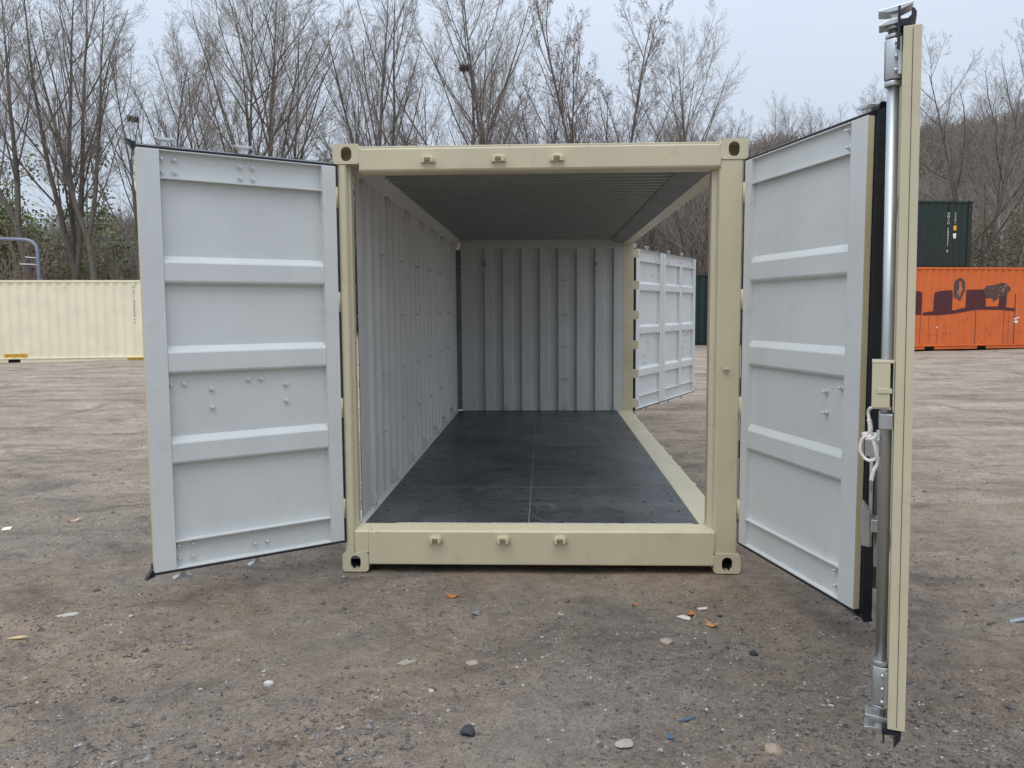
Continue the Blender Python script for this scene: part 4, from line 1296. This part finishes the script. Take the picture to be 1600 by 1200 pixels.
TREES = [
    # px, Y, kind, height, rot, tilt(x,y), label
    (82, 40, 'fork', 21.0, 0.4, (0, -9), 'tall leaning bare tree at the left edge, behind the cream container'),
    (-40, 43, 'vase', 20.5, 1.9, (0, 2), 'tall bare tree cut off by the left edge of the view'),
    (118, 41, 'multi', 21.0, 2.2, (0, -1), 'many-stemmed tall bare tree just right of the blue-grey post'),
    (152, 39, 'fork', 18.2, 3.6, (0, 4), 'dark-stemmed bare tree left of the open left door'),
    (226, 40, 'slim', 16.4, 1.2, (0, 0), 'slender bare tree that holds the small nest above the left door'),
    (246, 42, 'vase2', 15.8, 0.2, (0, 10), 'bare tree leaning right above the first bolts of the left door'),
    (388, 40, 'vase', 18.6, 4.0, (0, -4), 'tall fan-shaped bare tree above the middle of the left door'),
    (384, 44, 'slim', 17.4, 5.1, (0, 2), 'thin bare tree just right of the fan-shaped one above the left door'),
    (424, 41, 'vase2', 19.4, 2.6, (0, 0), 'very tall straight bare tree above the right part of the left door'),
    (474, 42, 'slim', 17.2, 3.9, (0, 1), 'narrow bare tree just left of the container front corner'),
    (606, 40, 'multi', 18.6, 0.9, (0, -2), 'tall bare tree above the left third of the container header'),
    (622, 43, 'slim', 17.0, 2.0, (0, 2), 'thin straight bare tree right of the tall one over the header left third'),
    (664, 44, 'slim', 15.6, 0.5, (0, 2), 'shorter slim bare tree over the left header lug'),
    (684, 45, 'slim', 15.0, 2.9, (0, 5), 'slim bare tree leaning right between the left and middle header lugs'),
    (729, 40, 'vase', 19.0, 5.6, (0, 1), 'tall bare tree that holds the large nest near the middle'),
    (752, 42, 'fork', 18.6, 1.7, (0, 4), 'tall forked bare tree just right of the large nest'),
    (306, 43, 'slim', 15.5, 0.9, (0, 3), 'slender bare tree above the left half of the left door'),
    (340, 45, 'slim', 15.0, 2.4, (0, -3), 'bushy bare tree behind the gap between the two left-door cams'),
    (540, 46, 'vase2', 11.0, 4.4, (0, -3), 'smaller bare tree behind the left top corner casting'),
    (566, 44, 'slim', 15.0, 3.1, (0, -4), 'slim bare tree just right of the left top corner casting'),
    (812, 46, 'vase', 13.0, 3.7, (0, 2), 'medium bare tree above the middle header lug'),
    (912, 45, 'leafy', 15.2, 4.1, (0, -2), 'shorter dry-leaved tree between the two larger ones right of centre'),
    (1016, 46, 'vase2', 12.0, 1.4, (0, 4), 'medium bare tree between the big spreading tree and the header end'),
    (838, 45, 'slim', 15.0, 4.4, (0, -1), 'small bare tree right of the middle header lug'),
    (878, 43, 'leafy', 15.8, 2.5, (0, 2), 'bare tree with scattered dry leaves over the right header lug'),
    (944, 40, 'leafy', 19.6, 0.8, (0, 3), 'tall spreading tree with many dry brown leaves right of centre'),
    (1074, 41, 'vase2', 14.8, 5.0, (0, 1), 'bare tree with upright crown above the right end of the header'),
    (1096, 46, 'broad', 12.6, 1.1, (0, 6), 'low bare tree leaning right above the right front corner casting'),
    (1178, 50, 'broad', 9.5, 2.1, (0, 0), 'small bare tree above the hinge edge of the right door'),
    (1524, 44, 'broad', 15.6, 0.3, (0, 1), 'broad bare tree standing over the upper dark green container'),
    (1660, 46, 'vase', 12.5, 3.3, (0, 3), 'bare tree cut off by the right edge of the view'),
]
for px, Y, kind, H, rz, tl, lab in TREES:
    place_tree(kind, px_x(px, Y), Y, H, rz, lab, tilt=tl, sxy=0.92 if kind in ('slim', 'vase') else 1.0)
# pale leaning trees on the right slope
PROTO['pale'] = tree_proto(83, 18, 0.16, SLIM, PALEBARK, TWIG)
place_tree('pale', px_x(1531, 48), 48, 11.5, 0.7, 'pale-barked tree leaning right beside the upper dark green container', tilt=(0, 24))
place_tree('pale', px_x(1485, 49), 49, 9.5, 2.7, 'pale-barked tree leaning left behind the upper dark green container', tilt=(0, -32))
place_tree('pale', px_x(1040, 52), 52, 9.0, 4.2, 'thin pale tree on the slope above the far open side door', tilt=(0, -14))

# hillside trees, copies that share meshes
rt = random.Random(21)
cnt = 0
for k in range(120):
    Y = rt.uniform(52, 116)
    X = rt.uniform(-0.62, 0.66) * (Y + 5)
    kind = rt.choice(['vase', 'slim', 'fork', 'vase2', 'slim', 'pale', 'broad'])
    H = rt.uniform(6.5, 10.5)
    if X < -12: H *= 0.85
    place_tree(kind, X, Y, H, rt.uniform(0, 6.28), 'bare tree among the grey-brown woods on the hillside', 'bare trees on the hillside', name='hillside_tree')

# bushes: three visible bushes lend their meshes to the woodland undergrowth
def bush_mesh(seed, twig_m, leaf_m=None, leaf=None, n=9, H=5.0):
    rg = np.random.default_rng(seed); allp = {}; lv_all = []
    for k in range(n):
        lv = [None, (6, 0.15, R(32), 0.50, 4, 0.10, 0.05), (5, 0.15, R(34), 0.5, 2, 0.12, 0.03), (3, 0.2, R(34), 0.55, 1, 0.1, 0.0)]
        trunk, polys, lvs = tree_arrays(seed * 10 + k, H * rg.uniform(0.6, 1.0), 0.03, lv, lean=0.35, leaf=leaf)
        off = rg.normal(0, 0.9, 3) * np.array([1, 1, 0])
        for key, items in polys.items():
            allp.setdefault(key[1], []).extend([([q + off for q in P], np.maximum(r, 0.011)) for P, r in items])
        for P, r in trunk: allp.setdefault(len(P), []).append(([q + off for q in P], r))
        lv_all += [q + off for q in lvs]
    Vs, Fs, mi, o = [], [], [], 0
    for K, items in allp.items():
        V, F = batch_tubes(items, 3); Vs.append(V); Fs.append(F + o); o += len(V); mi.append(np.zeros(len(F)))
    if lv_all:
        V, F = leaf_quads(lv_all, leaf[2] * 0.62, rg); Vs.append(V); Fs.append(F + o); mi.append(np.ones(len(F)))
    return np_mesh('bush', np.concatenate(Vs), np.concatenate(Fs), [twig_m] + ([leaf_m] if leaf_m else []), mi=np.concatenate(mi))
B_BROWN = bush_mesh(101, BRUSHM)
B_BROWN2 = bush_mesh(137, TWIG)
B_GREEN = bush_mesh(111, BRUSHM, GREENLEAF, (0.9, 11, 0.085, 0.16), n=6)
B_OLIVE = bush_mesh(121, BRUSHM, OLIVELEAF, (0.9, 7, 0.085, 0.16), n=6)
B_RED = bush_mesh(131, BRUSHM, REDBUD, (0.6, 1, 0.06, 0.10), n=7)
def place_bush(me, px, Y, s, rz, label, name='bush'):
    X = px_x(px, Y); z = float(ground_z(X, Y)) if Y < 47 else float(hill_z(X, Y))
    o = link(name, me, None, loc=(X, Y, z - 0.05), rot=(0, 0, rz)); o.scale = (s, s, s)
    tag(o, label, 'bush'); return o
bushes = {
    'brown': place_bush(B_BROWN, 30, 42, 1.35, 0.3, 'grey-brown leafless bush above the left end of the cream container'),
    'brown2': place_bush(B_BROWN2, 196, 43, 1.25, 1.3, 'leafless twiggy bush beside the hinge-far edge of the left door'),
    'green': place_bush(B_GREEN, 150, 47, 1.4, 1.0, 'bright green budding bush between the dark trunks on the left'),
    'olive': place_bush(B_OLIVE, 462, 43, 1.95, 2.0, 'olive-green budding bush left of the container top corner'),
    'red': place_bush(B_RED, 1075, 50, 1.5, 0.5, 'reddish budding bush seen through the open side of the container'),
}
place_bush(B_GREEN, 78, 49, 2.4, 2.2, 'large light-green budding tree-like bush behind the left trunks')
place_bush(B_GREEN, 12, 50, 2.5, 4.0, 'light-green budding bush behind the leaning tree at the left edge')
place_bush(B_OLIVE, 497, 45, 1.8, 5.0, 'olive-green bush just above the hinge of the left door')
place_bush(B_OLIVE, 1568, 45, 1.5, 1.4, 'olive-green bush right of the upper dark green container')
place_bush(B_RED, 1095, 54, 1.7, 3.1, 'reddish budding bush higher up behind the far side door')

def scatter(name, src, pts, scl, rots, label):
    me = bpy.data.meshes.new(name)
    me.from_pydata([tuple(q) for q in pts], [], [])
    a = me.attributes.new('s', 'FLOAT', 'POINT'); a.data.foreach_set('value', scl)
    b = me.attributes.new('r', 'FLOAT_VECTOR', 'POINT'); b.data.foreach_set('vector', np.asarray(rots, dtype=np.float32).ravel())
    o = link(name, me)
    ng = bpy.data.node_groups.new(name, 'GeometryNodeTree')
    ng.interface.new_socket('Geometry', in_out='INPUT', socket_type='NodeSocketGeometry')
    ng.interface.new_socket('Geometry', in_out='OUTPUT', socket_type='NodeSocketGeometry')
    gi = ng.nodes.new('NodeGroupInput'); go = ng.nodes.new('NodeGroupOutput')
    ip = ng.nodes.new('GeometryNodeInstanceOnPoints')
    oi = ng.nodes.new('GeometryNodeObjectInfo'); oi.inputs['Object'].default_value = src; oi.inputs['As Instance'].default_value = True
    oi.transform_space = 'ORIGINAL'
    na = ng.nodes.new('GeometryNodeInputNamedAttribute'); na.data_type = 'FLOAT'; na.inputs['Name'].default_value = 's'
    nr = ng.nodes.new('GeometryNodeInputNamedAttribute'); nr.data_type = 'FLOAT_VECTOR'; nr.inputs['Name'].default_value = 'r'
    ng.links.new(gi.outputs[0], ip.inputs['Points']); ng.links.new(oi.outputs['Geometry'], ip.inputs['Instance'])
    ng.links.new(na.outputs['Attribute'], ip.inputs['Scale'])
    er = ng.nodes.new('FunctionNodeEulerToRotation')
    ng.links.new(nr.outputs['Attribute'], er.inputs[0]); ng.links.new(er.outputs[0], ip.inputs['Rotation'])
    ng.links.new(ip.outputs[0], go.inputs[0])
    md = o.modifiers.new('scatter', 'NODES'); md.node_group = ng
    tag(o, label, 'undergrowth', None, 'stuff')
    return o
def hill_points(n, seed, y0=48, y1=122, dens=None, s=(0.7, 1.3), near=0.0):
    rg = np.random.default_rng(seed); P = []; S = []; Q = []
    while len(P) < n:
        Y = y0 + (y1 - y0) * rg.random() ** 1.0
        X = rg.uniform(-0.68, 0.72) * (Y + 5)
        if dens is not None and rg.random() > dens(X, Y): continue
        z = float(hill_z(X, Y)) if Y >= 47 else float(ground_z(X, Y))
        P.append((X, Y, z - 0.1)); S.append(rg.uniform(*s)); Q.append((rg.normal(0, .1), rg.normal(0, .1), rg.uniform(0, 6.28)))
    return P, S, Q
P, S, Q = hill_points(1500, 1, 47, 122)
scatter('brown_undergrowth', bushes['brown'], P, S, Q, 'dense grey-brown leafless undergrowth covering the hillside')
P, S, Q = hill_points(900, 9, 46, 122, s=(0.8, 1.5))
scatter('twiggy_undergrowth', bushes['brown2'], P, S, Q, 'paler leafless scrub mixed through the hillside woods')
def dolive(x, y): return 0.15 + 0.85 * (vnoise(np.array(x * 0.07), np.array(y * 0.07)) > 0.08)
P, S, Q = hill_points(330, 2, 47, 110, dolive, (0.6, 1.2))
scatter('olive_undergrowth', bushes['olive'], P, S, Q, 'olive-green budding shrubs scattered through the hillside woods')
def dgreen(x, y): return float(x < -14) * (1.0 if y < 80 else 0.3)
P, S, Q = hill_points(110, 3, 46, 100, dgreen, (0.6, 1.3))
scatter('green_undergrowth', bushes['green'], P, S, Q, 'fresh green shrubs under the trees on the left')
def dred(x, y): return float(x > 0) * float(vnoise(np.array(x * 0.09 + 7), np.array(y * 0.09)) > 0.0)
P, S, Q = hill_points(160, 4, 49, 100, dred, (0.7, 1.3))
scatter('red_undergrowth', bushes['red'], P, S, Q, 'reddish budding shrubs on the slope behind the open side')

# ================================================================== gravel and litter
def pebbles(n, seed, smin, smax, flat=0.6):
    rg = np.random.default_rng(seed)
    d = 2.4 / (1 - rg.random(n) * 0.80)                 # distance ahead of the camera, dense near
    X = 0.03 + d * rg.uniform(-0.72, 0.70, n); Y = -4.96 + d
    keep = ~((np.abs(X) < 1.25) & (Y > -0.02))
    den = fbm(X * 0.9, Y * 0.9, 4, 0.6)
    keep &= (den + rg.uniform(-0.45, 0.45, n)) > -0.05
    X, Y = X[keep], Y[keep]; m = len(X)
    Z = ground_z(X, Y)
    s = smin + (smax - smin) * rg.random(m) ** 5
    O = np.array([[1, 0, 0], [0, 1, 0], [-1, 0, 0], [0, -1, 0], [0, 0, 1], [0, 0, -1]], float)
    a = rg.uniform(0, 6.28, m)
    V = O[None] * (1 + rg.uniform(-.35, .35, (m, 6, 1)))
    c, s_ = np.cos(a)[:, None], np.sin(a)[:, None]
    x = V[..., 0] * c - V[..., 1] * s_; y = V[..., 0] * s_ + V[..., 1] * c
    asp = rg.uniform(0.6, 1.0, (m, 1))
    V = np.stack([x * s[:, None], y * s[:, None] * asp, V[..., 2] * s[:, None] * flat], -1)
    V = V + np.stack([X, Y, Z + s * flat * 0.25], -1)[:, None]
    F0 = np.array([[0, 1, 4], [1, 2, 4], [2, 3, 4], [3, 0, 4], [1, 0, 5], [2, 1, 5], [3, 2, 5], [0, 3, 5]])
    F = (F0[None] + (np.arange(m) * 6)[:, None, None]).reshape(-1, 3)
    return V.reshape(-1, 3), F
V1, F1 = pebbles(120000, 5, 0.0020, 0.010)
V2, F2 = pebbles(5200, 6, 0.005, 0.022)
gv = np_mesh('gravel', np.concatenate([V1, V2]), np.concatenate([F1, F2 + len(V1)]), STONEM)
tag(link('gravel', gv), 'loose grey and brown gravel strewn over the yard', 'gravel', None, 'stuff')

def stone(name, x, y, r, col, label, cat='stone', flat=0.6, seed=0, asp=1.0):
    bm = bmesh.new(); bmesh.ops.create_icosphere(bm, subdivisions=2, radius=1)
    rg = random.Random(seed)
    dirs = [(Vector((rg.gauss(0, 1), rg.gauss(0, 1), rg.gauss(0, 1))).normalized(), rg.uniform(0.55, 0.9)) for _ in range(9)]
    for v in bm.verts:
        for d, k in dirs:
            t_ = v.co.dot(d)
            if t_ > k: v.co -= d * (t_ - k)
        v.co.x *= r * 1.15; v.co.y *= r * asp; v.co.z *= r * flat
    me = bpy.data.meshes.new(name); bm.to_mesh(me); bm.free()
    me.materials.append(simple(name + '_surface', col, 0.8, 0, 0.2, 60, 0.4))
    o = link(name, me, None, loc=(x, y, float(ground_z(x, y)) + r * flat * 0.35), rot=(0, 0, rg.uniform(0, 6)))
    tag(o, label, cat); return o
stone('stone', -1.163, -1.554, 0.021, (0.50, 0.49, 0.46), 'small round white stone left of centre in the foreground', seed=1)
stone('stone', -0.256, -1.985, 0.036, (0.035, 0.035, 0.04), 'black lump of stone at the bottom centre', seed=2)
stone('stone', -2.496, -0.798, 0.055, (0.40, 0.36, 0.32), 'flat pale slab of stone left of the left door', seed=3, flat=0.10, asp=0.6)
stone('stone', 0.316, -2.06, 0.034, (0.36, 0.30, 0.25), 'pale tan stone at the bottom right of centre', seed=4, flat=0.3)
stone('stone', 0.852, -2.068, 0.035, (0.33, 0.25, 0.18), 'brownish stone near the foot of the near side door', seed=5, flat=0.5)
stone('stone', -0.33, -0.70, 0.028, (0.20, 0.20, 0.19), 'grey stone in front of the middle sill lug', seed=6)
stone('stone', 1.01, -1.15, 0.022, (0.03, 0.03, 0.03), 'small black stone between the two right doors and the sill', seed=7)
stone('stone', 0.62, -1.02, 0.03, (0.34, 0.27, 0.22), 'tan chip of stone below the right sill lug', seed=8, flat=0.4)
stone('stone', -0.60, -1.32, 0.045, (0.30, 0.26, 0.22), 'half-buried tan rock left of the two lower middle stones', seed=9, flat=0.10, asp=0.7)
stone('stone', -0.30, -1.32, 0.032, (0.33, 0.27, 0.22), 'tan flat stone below the middle of the sill', seed=10, flat=0.25)

def leaf_obj(x, y, size, mat, label, seed, cat='leaf', name='fallen_leaf'):
    rg = random.Random(seed); m = MB(); pts = [(0, 0, 0.0)]
    nn = 12
    for k in range(nn):
        a = 2 * math.pi * k / nn; r_ = size * (1.0 if k % 2 == 0 else 0.62) * rg.uniform(0.8, 1.15)
        pts.append((r_ * math.cos(a) * 1.3, r_ * math.sin(a) * 0.75, size * (0.35 * math.cos(2 * a) + 0.35 + rg.uniform(-.1, .15)) * 0.8))
    m.add(pts, [(0, 1 + k, 1 + (k + 1) % nn) for k in range(nn)])
    m.tube([(0, 0, 0), (-size * 1.6, 0.1 * size, 0.25 * size)], size * 0.04, 4)
    o = m.build(name, mat, None, loc=(x, y, float(ground_z(x, y)) + 0.004), rot=(0, 0, rg.uniform(0, 6.28)), recalc=False)
    tag(o, label, cat)
    return o
LV = [
    (-0.492, -0.412, 0.040, ORANGELEAF, 'curled rust-orange leaf in front of the left sill lug'),
    (0.807, -0.653, 0.032, ORANGELEAF, 'dark orange curled leaf beside the pale paper scrap'),
    (0.885, -0.804, 0.034, simple('light_orange_leaf', (0.52, 0.24, 0.08), 0.7), 'bright orange leaf nearest the viewer below the right casting'),
    (0.954, -0.659, 0.026, BROWNLEAF, 'small red-brown leaf below the right casting'),
    (0.155, -0.47, 0.022, BROWNLEAF, 'small brown leaf under the middle of the sill'),
    (0.52, -0.52, 0.018, ORANGELEAF, 'tiny orange leaf right of the middle lug'),
    (-3.571, 1.123, 0.045, simple('tan_leaf', (0.50, 0.34, 0.24), 0.7), 'tan leaf left of the left door'),
    (-1.05, -0.62, 0.02, BROWNLEAF, 'small brown leaf before the left bottom casting'),
    (2.3, 0.55, 0.035, ORANGELEAF, 'rust leaf on the ground right of the near side door'),
    (2.25, 3.1, 0.05, simple('pink_tan_leaf', (0.50, 0.30, 0.24), 0.7), 'pinkish leaf far right beyond the near side door'),
]
for i, (x, y, s_, m_, lab) in enumerate(LV): leaf_obj(x, y, s_, m_, lab, i)
PAPER = simple('paper_scrap_surface', (0.60, 0.53, 0.48), 0.8)
def scrap(x, y, poly, mat, label, cat, name, th=0.003):
    m = MB(); m.prism(poly, 'z', 0, th)
    o = m.build(name, mat, None, loc=(x, y, float(ground_z(x, y)) + 0.006), rot=(R(8), R(-6), 0))
    tag(o, label, cat)
scrap(0.759, -0.70, [(-0.035, 0.02), (0.0, 0.03), (0.035, 0.0), (0.03, -0.03), (0.0, -0.015)], PAPER, 'pinkish-white paper scrap beside the dark orange leaf', 'scrap', 'paper_scrap')
scrap(0.884, -0.565, [(-0.03, 0.01), (0.03, 0.012), (0.02, -0.012), (-0.02, -0.01)], PAPER, 'small pale paper scrap nearest the right casting', 'scrap', 'paper_scrap')
scrap(-3.971, 0.932, [(-0.04, 0.03), (0.02, 0.04), (0.05, -0.03), (-0.02, -0.03)], simple('cream_wrapper', (0.75, 0.66, 0.5), 0.6), 'cream wrapper scrap at the left edge', 'scrap', 'paper_scrap')
scrap(-2.55, -1.13, [(-0.06, 0.0), (0.0, 0.016), (0.06, 0.004), (0.01, -0.008)], simple('wood_splinter', (0.55, 0.40, 0.22), 0.8), 'pale wood splinter at lower left', 'splinter', 'wood_splinter', 0.006)
BLUEP = simple('blue_plastic', (0.06, 0.11, 0.17), 0.5)
scrap(0.575, -1.857, [(-0.034, -0.009), (0.0, 0.003), (0.038, 0.013), (0.04, 0.004), (0.0, -0.012)], BLUEP, 'blue plastic sliver in the lower right foreground', 'plastic scrap', 'plastic_scrap')
scrap(0.494, -1.988, [(-0.01, -0.012), (0.012, -0.012), (0.01, 0.014), (-0.008, 0.012)], BLUEP, 'tiny blue plastic chip below the blue sliver', 'plastic scrap', 'plastic_scrap')
scrap(2.43, -0.78, [(-0.05, -0.02), (0.06, 0.0), (0.04, 0.02), (-0.03, 0.012)], simple('blue_grey_plastic', (0.22, 0.27, 0.29), 0.5), 'blue-grey plastic scrap at the right edge', 'plastic scrap', 'plastic_scrap')
